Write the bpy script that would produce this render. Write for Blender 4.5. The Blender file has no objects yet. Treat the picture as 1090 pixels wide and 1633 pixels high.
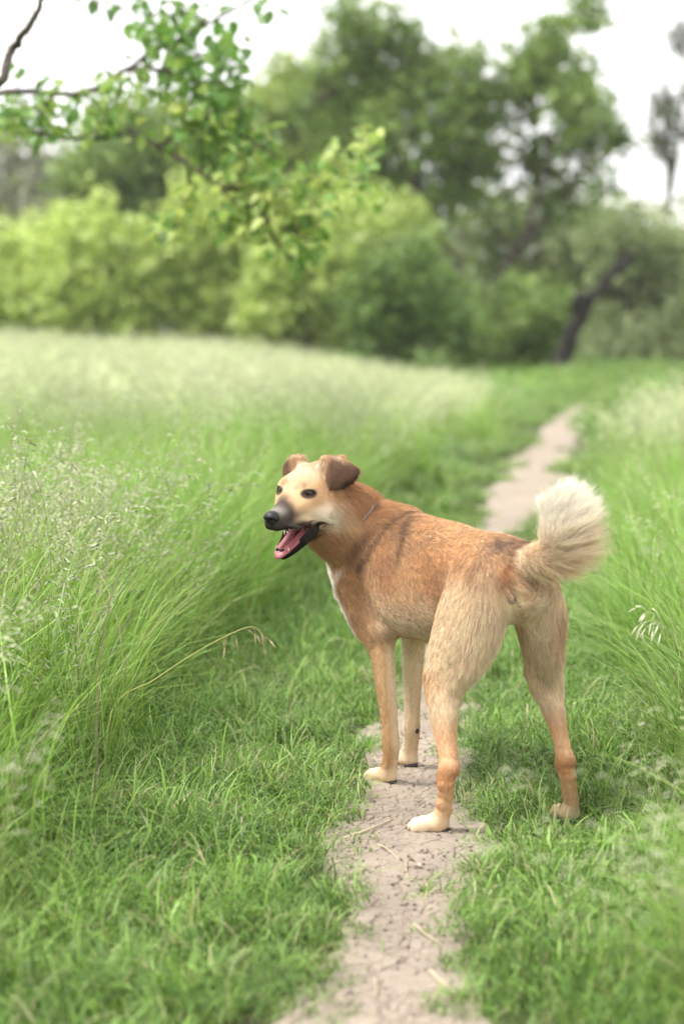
import bpy, math, random
import numpy as np
from mathutils import Vector, Matrix

# ------------------------------------------------------------------ camera, sky, sun, exposure
SC = bpy.context.scene
COL = SC.collection
CAM_H = 0.93
cam = bpy.data.cameras.new('camera')
cam_o = bpy.data.objects.new('camera', cam); COL.objects.link(cam_o)
cam.sensor_fit = 'VERTICAL'; cam.sensor_height = 36.0; cam.sensor_width = 24.0
cam.lens = 70.0
PITCH = math.radians(5.335)
cam_o.location = (0, 0, CAM_H)
cam_o.rotation_euler = (math.pi/2 - PITCH, 0, 0)
cam.clip_start = 0.05; cam.clip_end = 3000
cam.dof.use_dof = True
cam.dof.focus_distance = 3.9
cam.dof.aperture_fstop = 2.6
SC.camera = cam_o

SUN_EL, SUN_AZ = math.radians(57), math.radians(-98)      # high, from the left, behind thin cloud
world = bpy.data.worlds.new('World'); SC.world = world; world.use_nodes = True
wn, wl = world.node_tree.nodes, world.node_tree.links
wn.clear()
w_out = wn.new('ShaderNodeOutputWorld'); w_bg = wn.new('ShaderNodeBackground')
w_sky = wn.new('ShaderNodeTexSky'); w_sky.sky_type = 'NISHITA'; w_sky.sun_disc = False
w_sky.sun_elevation = SUN_EL; w_sky.sun_rotation = SUN_AZ
w_sky.air_density = 1.0; w_sky.dust_density = 4.0; w_sky.ozone_density = 1.0
# a thin, even cloud layer: the clear sky is washed towards warm white, with soft darker folds
w_tc = wn.new('ShaderNodeTexCoord'); w_map = wn.new('ShaderNodeMapping'); w_map.inputs['Scale'].default_value = (1.6, 1.6, 4.5)
w_noise = wn.new('ShaderNodeTexNoise'); w_noise.inputs['Scale'].default_value = 1.7; w_noise.inputs['Detail'].default_value = 5
w_ramp = wn.new('ShaderNodeValToRGB')
w_ramp.color_ramp.elements[0].position = 0.3; w_ramp.color_ramp.elements[0].color = (10.0, 10.0, 10.2, 1)
w_ramp.color_ramp.elements[1].position = 0.7; w_ramp.color_ramp.elements[1].color = (12.2, 11.9, 11.5, 1)
w_mix = wn.new('ShaderNodeMix'); w_mix.data_type = 'RGBA'; w_mix.inputs[0].default_value = 0.86
wl.new(w_tc.outputs['Generated'], w_map.inputs['Vector']); wl.new(w_map.outputs[0], w_noise.inputs['Vector'])
wl.new(w_noise.outputs['Fac'], w_ramp.inputs[0])
wl.new(w_sky.outputs[0], w_mix.inputs[6]); wl.new(w_ramp.outputs[0], w_mix.inputs[7])
wl.new(w_mix.outputs[2], w_bg.inputs['Color']); w_bg.inputs['Strength'].default_value = 0.062
wl.new(w_bg.outputs[0], w_out.inputs['Surface'])

sun = bpy.data.lights.new('sun', 'SUN'); sun.energy = 1.5; sun.angle = math.radians(14); sun.color = (1.0, 0.965, 0.91)
sun_o = bpy.data.objects.new('sun', sun); COL.objects.link(sun_o)
_sd = Vector((math.sin(SUN_AZ)*math.cos(SUN_EL), math.cos(SUN_AZ)*math.cos(SUN_EL), math.sin(SUN_EL)))
sun_o.rotation_euler = _sd.to_track_quat('Z', 'Y').to_euler(); sun_o.location = _sd*60

SC.view_settings.view_transform = 'Standard'; SC.view_settings.look = 'None'
SC.view_settings.exposure = 1.66; SC.view_settings.gamma = 1.0
SC.view_settings.use_curve_mapping = False
SC.render.film_transparent = False
SC.cycles.use_denoising = True
SC.cycles.max_bounces = 6; SC.cycles.diffuse_bounces = 3; SC.cycles.glossy_bounces = 2; SC.cycles.transmission_bounces = 3; SC.cycles.transparent_max_bounces = 6
SC.cycles.use_adaptive_sampling = True; SC.cycles.adaptive_threshold = 0.03; SC.cycles.adaptive_min_samples = 16

# ------------------------------------------------------------------ helpers
RNG = np.random.default_rng(7)
def _hash(ix, iy, seed=0):
    h = (ix.astype(np.int64)*374761393 + iy.astype(np.int64)*668265263 + seed*1442695041) & 0xffffffff
    h = ((h ^ (h >> 13))*1274126177) & 0xffffffff
    return ((h ^ (h >> 16)) & 0xffffff)/float(0xffffff)
def vnoise(x, y, seed=0):
    x = np.asarray(x, float); y = np.asarray(y, float)
    ix = np.floor(x).astype(np.int64); iy = np.floor(y).astype(np.int64)
    fx, fy = x-ix, y-iy
    fx = fx*fx*(3-2*fx); fy = fy*fy*(3-2*fy)
    a = _hash(ix, iy, seed); b = _hash(ix+1, iy, seed); c = _hash(ix, iy+1, seed); d = _hash(ix+1, iy+1, seed)
    return (a*(1-fx)+b*fx)*(1-fy) + (c*(1-fx)+d*fx)*fy
def fbm(x, y, seed=0, o=3):
    s = 0; a = .5; t = 0
    for k in range(o):
        s = s + a*vnoise(np.asarray(x)*2**k, np.asarray(y)*2**k, seed+k*17); t += a; a *= .5
    return s/t
def sstep(a, b, x):
    t = np.clip((np.asarray(x)-a)/(b-a), 0, 1); return t*t*(3-2*t)

def new_mat(name):
    m = bpy.data.materials.new(name); m.use_nodes = True
    nt = m.node_tree; nt.nodes.clear()
    out = nt.nodes.new('ShaderNodeOutputMaterial')
    return m, nt, out
def node(nt, t, **kw):
    n = nt.nodes.new(t)
    for k, v in kw.items(): setattr(n, k, v)
    return n
def principled(name, col, rough=.7, spec=.3, **extra):
    m, nt, out = new_mat(name)
    b = node(nt, 'ShaderNodeBsdfPrincipled')
    b.inputs['Base Color'].default_value = (*col, 1); b.inputs['Roughness'].default_value = rough
    b.inputs['Specular IOR Level'].default_value = spec
    for k, v in extra.items(): b.inputs[k].default_value = v
    nt.links.new(b.outputs[0], out.inputs['Surface'])
    return m
def mesh_obj(name, verts, faces, mat=None, parent=None, smooth=True, cols=None, colname='tint'):
    """verts (n,3), faces: list or (m,k) array"""
    me = bpy.data.meshes.new(name)
    verts = np.asarray(verts, np.float32)
    if isinstance(faces, np.ndarray):
        m, k = faces.shape
        me.vertices.add(len(verts)); me.vertices.foreach_set('co', verts.ravel())
        me.loops.add(m*k); me.loops.foreach_set('vertex_index', faces.astype(np.int32).ravel())
        me.polygons.add(m); me.polygons.foreach_set('loop_start', np.arange(0, m*k, k, dtype=np.int32))
        me.update(calc_edges=True)
    else:
        me.from_pydata([tuple(v) for v in verts], [], faces)
    me.validate()
    if smooth: me.polygons.foreach_set('use_smooth', np.ones(len(me.polygons), bool))
    if cols is not None:
        a = me.attributes.new(colname, 'FLOAT_COLOR', 'POINT')
        c = np.ones((len(verts), 4), np.float32); c[:, :3] = cols
        a.data.foreach_set('color', c.ravel())
    if mat is not None: me.materials.append(mat)
    o = bpy.data.objects.new(name, me); COL.objects.link(o)
    if parent is not None: o.parent = parent
    return o
def tag(o, label=None, cat=None, group=None, kind=None):
    if label: o['label'] = label
    if cat: o['category'] = cat
    if group: o['group'] = group
    if kind: o['kind'] = kind
    return o
def empty(name, loc=(0, 0, 0), rz=0):
    o = bpy.data.objects.new(name, None); COL.objects.link(o)
    o.location = loc; o.rotation_euler = (0, 0, rz); o.empty_display_size = .1
    return o
def tube(path, radii, sides=8, caps=True):
    """tapered tube along a polyline -> verts, faces(list)"""
    P = np.asarray(path, float); n = len(P)
    T = np.gradient(P, axis=0); T /= np.linalg.norm(T, axis=1)[:, None]+1e-12
    ref = np.array([0, 0, 1.]) if abs(T[0][2]) < .9 else np.array([1., 0, 0])
    V = []; N = np.cross(T[0], ref); N /= np.linalg.norm(N)
    for i in range(n):
        N = N - T[i]*(N@T[i]); N /= np.linalg.norm(N)+1e-12
        B = np.cross(T[i], N)
        a = np.arange(sides)*2*math.pi/sides
        V.append(P[i] + radii[i]*(np.cos(a)[:, None]*N + np.sin(a)[:, None]*B))
    V = np.concatenate(V); F = []
    for i in range(n-1):
        for k in range(sides):
            F.append((i*sides+k, i*sides+(k+1) % sides, (i+1)*sides+(k+1) % sides, (i+1)*sides+k))
    if caps:
        F.append(tuple(range(sides))[::-1]); F.append(tuple((n-1)*sides+k for k in range(sides)))
    return V, F
def spline(pts, n):
    """Catmull-Rom through pts (k,d) -> (n,d)"""
    P = np.asarray(pts, float); P = np.vstack([2*P[0]-P[1], P, 2*P[-1]-P[-2]])
    k = len(P)-3; t = np.linspace(0, k-1e-9, n); i = t.astype(int); f = (t-i)[:, None]
    a, b, c, d = P[i], P[i+1], P[i+2], P[i+3]
    return .5*((2*b)+(-a+c)*f+(2*a-5*b+4*c-d)*f**2+(-a+3*b-3*c+d)*f**3)
def merge(parts):
    V = []; F = []; o = 0
    for v, f in parts:
        V.append(np.asarray(v)); F += [tuple(i+o for i in q) for q in f]; o += len(v)
    return np.concatenate(V), F
# ------------------------------------------------------------------ ground and path
PATH_PTS = np.array([(.03, -3.0), (.035, 0.), (.05, 1.6), (.050, 2.44), (.054, 2.6), (.066, 2.78), (.082, 2.95), (.112, 3.3), (.134, 3.73), (.165, 4.3), (.234, 5.05), (.35, 6.12), (.49, 7.36),
                     (.68, 8.67), (.84, 9.84), (1.12, 11.83), (1.47, 14.44), (1.77, 16.5), (2.25, 19.8), (2.9, 23.7), (3.8, 28.3), (5.6, 33.), (9., 38.), (16., 44.)])
def path_x(y): return np.interp(y, PATH_PTS[:, 1], PATH_PTS[:, 0])
def path_hw(y):
    y = np.asarray(y, float)
    return np.interp(y, [0, 2.5, 3, 3.4, 3.9, 4.4, 5.2, 7, 8.5, 11, 16, 22, 40], [.11, .082, .085, .094, .096, .090, .078, .080, .105, .12, .14, .09, .03])
def path_d(x, y):
    """metres outside the worn strip (negative on it), and the side (-1 left, 1 right)"""
    slope = (path_x(np.asarray(y)+.2)-path_x(np.asarray(y)-.2))/.4
    e = (np.asarray(x)-path_x(y))/np.sqrt(1+slope**2)
    wob = (.10+.12*sstep(6, 9, y))*(fbm(np.asarray(x)*1.5+5, np.asarray(y)*2.4, 3)-.5)+.08*(fbm(np.asarray(x)*6, np.asarray(y)*8, 9)-.5)
    return np.abs(e)-path_hw(y)+wob, np.sign(e)
def ground_z(x, y):
    d, s = path_d(x, y)
    z = -.020*sstep(.06, -.05, d)+.030*sstep(.1, .9, d)+.05*(fbm(np.asarray(x)*.35, np.asarray(y)*.35, 21)-.5)*sstep(.3, 2., d)
    z = z+.055*np.clip(-np.asarray(x)-.5, 0, 9)*sstep(9, 32, y)*sstep(90, 60, y)
    return z+.012*(fbm(np.asarray(x)*4, np.asarray(y)*4, 33)-.5)*sstep(-.02, .1, d)
def grid_mesh(name, xs, ys, zf, mat):
    X, Y = np.meshgrid(xs, ys); Z = zf(X, Y); V = np.stack([X, Y, Z], -1).reshape(-1, 3); nx, ny = len(xs), len(ys)
    i = np.arange(nx-1)[None]+np.arange(ny-1)[:, None]*nx; F = np.stack([i, i+1, i+1+nx, i+nx], -1).reshape(-1, 4)
    return mesh_obj(name, V, F, mat)

def earth_mat(name, c1, c2, c3, scale, bump=.3):
    m, nt, out = new_mat(name); tc = node(nt, 'ShaderNodeNewGeometry')
    n1 = node(nt, 'ShaderNodeTexNoise'); n1.inputs['Scale'].default_value = scale; n1.inputs['Detail'].default_value = 6
    n2 = node(nt, 'ShaderNodeTexNoise'); n2.inputs['Scale'].default_value = scale*14; n2.inputs['Detail'].default_value = 4
    r1 = node(nt, 'ShaderNodeValToRGB'); r1.color_ramp.elements[0].position = .35; r1.color_ramp.elements[1].position = .68
    r1.color_ramp.elements[0].color = (*c1, 1); r1.color_ramp.elements[1].color = (*c2, 1)
    mx = node(nt, 'ShaderNodeMix', data_type='RGBA'); mx.inputs[7].default_value = (*c3, 1)
    r2 = node(nt, 'ShaderNodeMapRange'); r2.inputs[1].default_value = .5; r2.inputs[2].default_value = .75; r2.inputs[4].default_value = .55
    b = node(nt, 'ShaderNodeBsdfPrincipled'); b.inputs['Roughness'].default_value = .92; b.inputs['Specular IOR Level'].default_value = .15
    bp = node(nt, 'ShaderNodeBump'); bp.inputs['Strength'].default_value = bump; bp.inputs['Distance'].default_value = .006
    L = nt.links.new
    L(tc.outputs['Position'], n1.inputs['Vector']); L(tc.outputs['Position'], n2.inputs['Vector']); L(n1.outputs['Fac'], r1.inputs[0]); L(n2.outputs['Fac'], r2.inputs[0])
    L(r1.outputs[0], mx.inputs[6]); L(r2.outputs[0], mx.inputs[0]); L(mx.outputs[2], b.inputs['Base Color']); L(n2.outputs['Fac'], bp.inputs['Height']); L(bp.outputs[0], b.inputs['Normal']); L(b.outputs[0], out.inputs['Surface'])
    return m
M_SOIL = earth_mat('meadow_soil', (.040, .042, .018), (.055, .075, .024), (.09, .085, .045), 3.0)
xs = np.unique(np.concatenate([np.linspace(-400, -20, 20), np.linspace(-20, -3, 35), np.linspace(-3, 5, 200), np.linspace(5, 20, 31), np.linspace(20, 400, 20)]))
ys = np.unique(np.concatenate([np.linspace(-60, 0, 15), np.linspace(0, 12, 240), np.linspace(12, 50, 130), np.linspace(50, 900, 24)]))
ground = grid_mesh('ground', xs, ys, ground_z, M_SOIL); tag(ground, kind='structure')

# the worn earth strip: dried mud split into plates by recessed cracks (real relief)
def cell_edges(x, y, s, seed, jit=.85):
    """distance to the nearest crack between plates of size s"""
    X, Y = np.asarray(x)/s, np.asarray(y)/s
    X = X+.35*(vnoise(X*1.7, Y*1.7, seed+3)-.5); Y = Y+.35*(vnoise(X*1.7+9, Y*1.7, seed+4)-.5)
    ix, iy = np.floor(X), np.floor(Y); pts = []
    for a in (-1, 0, 1):
        for b in (-1, 0, 1):
            cx, cy = ix+a, iy+b; pts.append((cx+.5+jit*(_hash(cx, cy, seed)-.5), cy+.5+jit*(_hash(cx, cy, seed+77)-.5)))
    PX = np.stack([q[0] for q in pts]); PY = np.stack([q[1] for q in pts]); D = (PX-X)**2+(PY-Y)**2; k = D.argmin(0)
    nx, ny = np.take_along_axis(PX, k[None], 0)[0], np.take_along_axis(PY, k[None], 0)[0]
    e = np.full(X.shape, 9.)
    for q in range(9):
        dx, dy = PX[q]-nx, PY[q]-ny; l = np.hypot(dx, dy); ok = l > 1e-6
        dd = ((nx+PX[q])/2-X)*dx/np.where(ok, l, 1)+((ny+PY[q])/2-Y)*dy/np.where(ok, l, 1); e = np.where(ok, np.minimum(e, dd), e)
    return e*s, _hash(nx*13.7, ny*7.3, 5)
def path_mesh(name, y0, y1, ny, nx, cracks):
    ys_ = np.linspace(y0, y1, ny); t = np.linspace(-1, 1, nx); wide = .15
    Y = np.repeat(ys_[:, None], nx, 1); X = path_x(Y)+t[None]*(path_hw(Y)+wide)
    d, _ = path_d(X, Y)
    z = .006+.012*(fbm(X*5, Y*5, 51)-.5)+.004*(fbm(X*30, Y*30, 52)-.5)-.045*sstep(.03, .14, d)
    col = np.tile(np.array([.322, .268, .217]), (ny, nx, 1))*(.86+.28*fbm(X*3, Y*3, 61)[..., None])
    col = col*(1-.10*sstep(.45, .7, fbm(X*14, Y*14, 62)))[..., None]
    if cracks:
        cx = X+.010*(fbm(X*40, Y*40, 70)-.5)*2; cy = Y+.010*(fbm(X*40+7, Y*40, 71)-.5)*2
        cx = cx+.05*(fbm(X*6, Y*6, 73)-.5); cy = cy+.05*(fbm(X*6+5, Y*6, 74)-.5)
        e1, h1 = cell_edges(cx, cy, .052, 80, 1.0); e2, h2 = cell_edges(cx+3, cy, .023, 90, 1.0)
        str1 = sstep(.34, .60, fbm(X*11, Y*11, 95)); str2 = sstep(.46, .66, fbm(X*12+4, Y*12, 96))
        c1 = sstep(.0022, .0003, e1)*(.12+.88*str1); c2 = sstep(.0018, .0003, e2)*str2*.7; c = np.maximum(c1, c2)*sstep(4.9, 4.2, Y)
        z = z-.009*c+.0022*(h1-.5)*sstep(0, .006, e1)-.0010*sstep(.010, .0, e1)*str1
        col = col*(.95+.10*h1)[..., None]
    V = np.stack([X, Y, z], -1).reshape(-1, 3); i = np.arange(nx-1)[None]+np.arange(ny-1)[:, None]*nx
    return V, np.stack([i, i+1, i+1+nx, i+nx], -1).reshape(-1, 4), col.reshape(-1, 3)
def mud_mat():
    m, nt, out = new_mat('dried_mud'); at = node(nt, 'ShaderNodeAttribute', attribute_name='tint'); ge = node(nt, 'ShaderNodeNewGeometry')
    n = node(nt, 'ShaderNodeTexNoise'); n.inputs['Scale'].default_value = 190; n.inputs['Detail'].default_value = 5
    v = node(nt, 'ShaderNodeMapRange'); v.inputs[1].default_value = .3; v.inputs[2].default_value = .7; v.inputs[3].default_value = .86; v.inputs[4].default_value = 1.1
    mx = node(nt, 'ShaderNodeMix', data_type='RGBA', blend_type='MULTIPLY'); mx.inputs[0].default_value = 1
    b = node(nt, 'ShaderNodeBsdfPrincipled'); b.inputs['Roughness'].default_value = .93; b.inputs['Specular IOR Level'].default_value = .12
    bp = node(nt, 'ShaderNodeBump'); bp.inputs['Strength'].default_value = .5; bp.inputs['Distance'].default_value = .0025
    L = nt.links.new
    L(ge.outputs['Position'], n.inputs['Vector']); L(n.outputs['Fac'], v.inputs[0]); L(at.outputs['Color'], mx.inputs[6]); L(v.outputs[0], mx.inputs[7])
    L(mx.outputs[2], b.inputs['Base Color']); L(n.outputs['Fac'], bp.inputs['Height']); L(bp.outputs[0], b.inputs['Normal']); L(b.outputs[0], out.inputs['Surface'])
    return m
M_MUD = mud_mat()
a = path_mesh('path', 2.3, 4.9, 1280, 230, True); b = path_mesh('path', 4.9, 30, 440, 40, False); c = path_mesh('path', .8, 2.3, 60, 40, False)
pth = mesh_obj('path', np.concatenate([a[0], b[0], c[0]]), np.concatenate([a[1], b[1]+len(a[0]), c[1]+len(a[0])+len(b[0])]), M_MUD, cols=np.concatenate([a[2], b[2], c[2]])); tag(pth, kind='structure')
# ------------------------------------------------------------------ grass (nobody could count it)
def leafy_mat(name, attr='tint', trans=.45, rough=.5, spec=.25, var=.25, patch=0.0, patch_col=(1, 1, 1), patch_scale=.8):
    """thin leaf: tint from the mesh, varied per instance and in broad natural patches"""
    m, nt, out = new_mat(name); L = nt.links.new
    at = node(nt, 'ShaderNodeAttribute', attribute_name=attr); oi = node(nt, 'ShaderNodeObjectInfo'); ge = node(nt, 'ShaderNodeNewGeometry')
    mr = node(nt, 'ShaderNodeMapRange'); mr.inputs[3].default_value = 1-var; mr.inputs[4].default_value = 1+var
    L(oi.outputs['Random'], mr.inputs[0])
    mx = node(nt, 'ShaderNodeMix', data_type='RGBA', blend_type='MULTIPLY'); mx.inputs[0].default_value = 1
    L(at.outputs['Color'], mx.inputs[6]); L(mr.outputs[0], mx.inputs[7]); col = mx.outputs[2]
    if patch:
        n = node(nt, 'ShaderNodeTexNoise'); n.inputs['Scale'].default_value = patch_scale; n.inputs['Detail'].default_value = 3; L(ge.outputs['Position'], n.inputs['Vector'])
        r = node(nt, 'ShaderNodeMapRange'); r.inputs[1].default_value = .4; r.inputs[2].default_value = .65; r.inputs[4].default_value = patch; L(n.outputs['Fac'], r.inputs[0])
        m2 = node(nt, 'ShaderNodeMix', data_type='RGBA', blend_type='MULTIPLY'); m2.inputs[7].default_value = (*patch_col, 1); L(r.outputs[0], m2.inputs[0]); L(col, m2.inputs[6]); col = m2.outputs[2]
    b = node(nt, 'ShaderNodeBsdfPrincipled'); b.inputs['Roughness'].default_value = rough; b.inputs['Specular IOR Level'].default_value = spec
    t = node(nt, 'ShaderNodeBsdfTranslucent'); ms = node(nt, 'ShaderNodeMixShader'); ms.inputs[0].default_value = trans
    hs = node(nt, 'ShaderNodeHueSaturation'); hs.inputs['Saturation'].default_value = 1.08; hs.inputs['Value'].default_value = 1.25; hs.inputs['Hue'].default_value = .492
    L(col, b.inputs['Base Color']); L(col, hs.inputs['Color']); L(hs.outputs[0], t.inputs['Color']); L(b.outputs[0], ms.inputs[1]); L(t.outputs[0], ms.inputs[2]); L(ms.outputs[0], out.inputs['Surface'])
    return m
M_GRASS = leafy_mat('grass_blade', trans=.27, rough=.40, spec=.32, var=.30, patch=.6, patch_col=(.74, .88, .68), patch_scale=1.1)

def blades(rng, n, rad, hmin, hmax, wid, bend, col_lo, col_hi, seg=3, spread=.5, dry=.04, base=(0, 0)):
    """n curved, tapering blades -> V, F(quads), C"""
    V = np.zeros((n, seg+1, 2, 3)); C = np.zeros((n, seg+1, 2, 3))
    a = rng.random(n)*2*np.pi; r = rad*np.sqrt(rng.random(n)); bx, by = base[0]+r*np.cos(a), base[1]+r*np.sin(a)
    h = hmin+(hmax-hmin)*rng.random(n)**1.3; la = rng.random(n)*2*np.pi; la = np.where(rng.random(n) < spread, a, la)
    bd = bend*(.35+rng.random(n)); w = wid*(.6+.7*rng.random(n)); ph = la+np.pi/2+rng.normal(0, .5, n)
    mixv = rng.random(n)[:, None]; cc = np.asarray(col_lo)*(1-mixv)+np.asarray(col_hi)*mixv
    dr = rng.random(n) < dry; cc[dr] = np.array([.46, .41, .24])*(.7+.5*rng.random(dr.sum()))[:, None]
    for k in range(seg+1):
        t = k/seg; th = bd*t**1.4; lean = h*(np.sin(th))*t; z = h*t*np.cos(th*.85)
        ww = w*(1-t**1.6)*.5+.00015; cx, cy = bx+np.cos(la)*lean, by+np.sin(la)*lean
        for s, q in ((-1, 0), (1, 1)):
            V[:, k, q, 0] = cx+s*ww*np.cos(ph); V[:, k, q, 1] = cy+s*ww*np.sin(ph); V[:, k, q, 2] = z-.004*(k == 0)
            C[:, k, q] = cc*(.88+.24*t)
    idx = np.arange(n)[:, None]*(seg+1)*2+np.arange(seg)[None]*2; idx = idx.reshape(-1)
    F = np.stack([idx, idx+1, idx+3, idx+2], 1)
    return V.reshape(-1, 3), F, C.reshape(-1, 3)
def seed_stalk(rng, h, lean, az, nsp, col_stem, col_seed, scale=1., base=(0, 0)):
    """arching stalk with a loose panicle of hanging spikelets"""
    t = np.linspace(0, 1, 9); th = lean*t**2.2*1.2
    x = np.cumsum(np.r_[0, np.sin(th[1:])*h/8]); z = np.cumsum(np.r_[0, np.cos(th[1:])*h/8])
    P = np.stack([base[0]+x*np.cos(az), base[1]+x*np.sin(az), z], 1)
    Vs, Fs, Cs = [], [], []; o = 0
    w = np.linspace(.0011, .0005, 9)*scale; ph = az+1.57
    for a in range(2):
        an = ph+a*1.57; q = np.stack([np.cos(an)*w, np.sin(an)*w, 0*w], 1); v = np.concatenate([P-q, P+q]); Vs.append(v); Cs.append(np.tile(col_stem, (18, 1)))
        Fs.append(np.stack([np.arange(8), np.arange(8)+9, np.arange(8)+10, np.arange(8)+1], 1)+o); o += 18
    for k in range(nsp):
        u = .62+.38*(k+rng.random())/nsp; i = min(int(u*8), 7); f = u*8-i; p = P[i]*(1-f)+P[i+1]*f
        aa = az+rng.normal(0, 1.1); out = .018*scale*(1.2-.5*(u-.62)/.38)*(.5+rng.random()); d = np.array([np.cos(aa), np.sin(aa), -.15-.8*rng.random()]); d /= np.linalg.norm(d)
        s0 = p+np.array([np.cos(aa)*out, np.sin(aa)*out, .3*out]); ln = (.014+.012*rng.random())*scale; wd = .0017*scale
        sd = np.cross(d, [0, 0, 1.]); sd /= np.linalg.norm(sd)+1e-9; up = np.cross(sd, d)
        v = np.array([s0, s0+d*ln*.4+sd*wd, s0+d*ln, s0+d*ln*.4-sd*wd, s0+d*ln*.45+up*wd, s0+d*ln*.45-up*wd, p, p+[0, 0, .0007]])
        Vs.append(v); cs = np.asarray(col_seed)*(.8+.4*rng.random()); Cs.append(np.tile(cs, (8, 1)))
        Fs.append(np.array([(0, 1, 2, 3), (0, 4, 2, 5), (6, 0, 0, 7)])[:2]+o); Fs.append(np.array([(6, 7, 4, 0)])+o); o += 8
    return np.concatenate(Vs), np.concatenate(Fs), np.concatenate(Cs)
def cat(parts):
    o = 0; V, F, C = [], [], []
    for v, f, c in parts: V.append(v); F.append(f+o); C.append(c); o += len(v)
    return np.concatenate(V), np.concatenate(F), np.concatenate(C)
def proto(colname, builds):
    c = bpy.data.collections.new(colname)
    for k, (V, F, C) in enumerate(builds):
        o = mesh_obj('%s_%02d' % (colname, k), V, F, M_GRASS, cols=C); COL.objects.unlink(o); c.objects.link(o)
    return c
g = np.array
T_LO, T_HI = g([.050, .122, .022]), g([.290, .440, .108])          # turf
M_LO, M_HI = g([.118, .235, .040]), g([.345, .490, .125])          # meadow
S_STEM, S_SEED = g([.30, .34, .14]), g([.68, .69, .50])
r_ = np.random.default_rng(21)
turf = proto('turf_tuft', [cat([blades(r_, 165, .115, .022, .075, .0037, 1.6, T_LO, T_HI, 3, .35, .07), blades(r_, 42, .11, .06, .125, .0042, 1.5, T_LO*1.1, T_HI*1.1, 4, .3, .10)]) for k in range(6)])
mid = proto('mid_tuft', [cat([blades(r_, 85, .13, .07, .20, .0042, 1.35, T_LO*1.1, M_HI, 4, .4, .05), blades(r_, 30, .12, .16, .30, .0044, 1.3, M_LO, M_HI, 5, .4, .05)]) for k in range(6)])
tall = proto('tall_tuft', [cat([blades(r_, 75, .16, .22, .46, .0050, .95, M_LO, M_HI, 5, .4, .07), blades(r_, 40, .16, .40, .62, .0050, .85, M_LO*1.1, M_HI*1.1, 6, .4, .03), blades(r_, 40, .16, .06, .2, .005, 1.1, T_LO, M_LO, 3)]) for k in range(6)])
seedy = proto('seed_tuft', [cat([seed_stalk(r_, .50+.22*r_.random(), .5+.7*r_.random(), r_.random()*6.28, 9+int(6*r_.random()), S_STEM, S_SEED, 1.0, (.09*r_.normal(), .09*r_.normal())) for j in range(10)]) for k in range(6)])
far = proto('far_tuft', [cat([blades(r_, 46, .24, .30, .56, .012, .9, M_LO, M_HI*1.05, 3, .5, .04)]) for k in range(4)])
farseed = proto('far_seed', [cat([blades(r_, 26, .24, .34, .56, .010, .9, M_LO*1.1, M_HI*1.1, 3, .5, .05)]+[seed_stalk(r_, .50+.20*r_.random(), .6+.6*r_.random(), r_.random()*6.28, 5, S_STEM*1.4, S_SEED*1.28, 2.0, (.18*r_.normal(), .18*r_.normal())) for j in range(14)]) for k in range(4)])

def scatter(name, coll, pts, scl, rng, label, tilt=.15, squash=None):
    n = len(pts); me = bpy.data.meshes.new(name); me.vertices.add(n); me.vertices.foreach_set('co', np.asarray(pts, np.float32).ravel())
    def at(nm, ty, v, key): a = me.attributes.new(nm, ty, 'POINT'); a.data.foreach_set(key, np.ascontiguousarray(v, dtype=np.float32 if key != 'value' or ty != 'INT' else np.int32).ravel())
    rot = np.stack([rng.normal(0, tilt, n), rng.normal(0, tilt, n), rng.random(n)*6.283], 1); at('rotv', 'FLOAT_VECTOR', rot, 'vector')
    s3 = np.stack([.85*scl**.6, .85*scl**.6, scl], 1) if squash is None else squash; at('sclv', 'FLOAT_VECTOR', s3, 'vector')
    at('pick', 'INT', rng.integers(0, 1000, n), 'value')
    o = bpy.data.objects.new(name, me); COL.objects.link(o)
    ng = bpy.data.node_groups.new(name+'_nodes', 'GeometryNodeTree'); ng.interface.new_socket('Geometry', in_out='INPUT', socket_type='NodeSocketGeometry'); ng.interface.new_socket('Geometry', in_out='OUTPUT', socket_type='NodeSocketGeometry')
    N = ng.nodes; gi, go = N.new('NodeGroupInput'), N.new('NodeGroupOutput'); ip = N.new('GeometryNodeInstanceOnPoints'); ci = N.new('GeometryNodeCollectionInfo')
    ci.inputs['Collection'].default_value = coll; ci.inputs['Separate Children'].default_value = True; ci.inputs['Reset Children'].default_value = True
    def na(nm, ty): q = N.new('GeometryNodeInputNamedAttribute'); q.data_type = ty; q.inputs['Name'].default_value = nm; return [s for s in q.outputs if s.enabled][0]
    mp = N.new('GeometryNodeMeshToPoints')
    L = ng.links.new; L(gi.outputs[0], mp.inputs['Mesh']); L(mp.outputs[0], ip.inputs['Points']); L(ci.outputs[0], ip.inputs['Instance']); ip.inputs['Pick Instance'].default_value = True
    md = N.new('ShaderNodeMath'); md.operation = 'MODULO'; md.inputs[1].default_value = len(coll.objects); L(na('pick', 'INT'), md.inputs[0]); L(md.outputs[0], ip.inputs['Instance Index'])
    L(na('rotv', 'FLOAT_VECTOR'), ip.inputs['Rotation']); L(na('sclv', 'FLOAT_VECTOR'), ip.inputs['Scale']); L(ip.outputs[0], go.inputs[0])
    md = o.modifiers.new('scatter', 'NODES'); md.node_group = ng
    return tag(o, label, 'grass', kind='stuff')
def cand(n, y0, y1, rng, margin=.35, k=.172):
    y = np.sqrt(y0*y0+(y1*y1-y0*y0)*rng.random(n)); x = (rng.random(n)*2-1)*(k*y*1.15+margin); return x, y
def with_z(x, y): return np.stack([x, y, ground_z(x, y)-.004], 1)
gr = np.random.default_rng(5)
def bank(x, y):
    """0 on the trodden verge .. 1 in the standing meadow"""
    d, s = path_d(x, y); n = fbm(x*2.2+3, y*1.1, 41)-.5
    return np.where(s < 0, sstep(.26, .74, d+.28*n+.03*sstep(3.5, 2.7, y)), sstep(.27, .62, d+.22*n)), d, s
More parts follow.
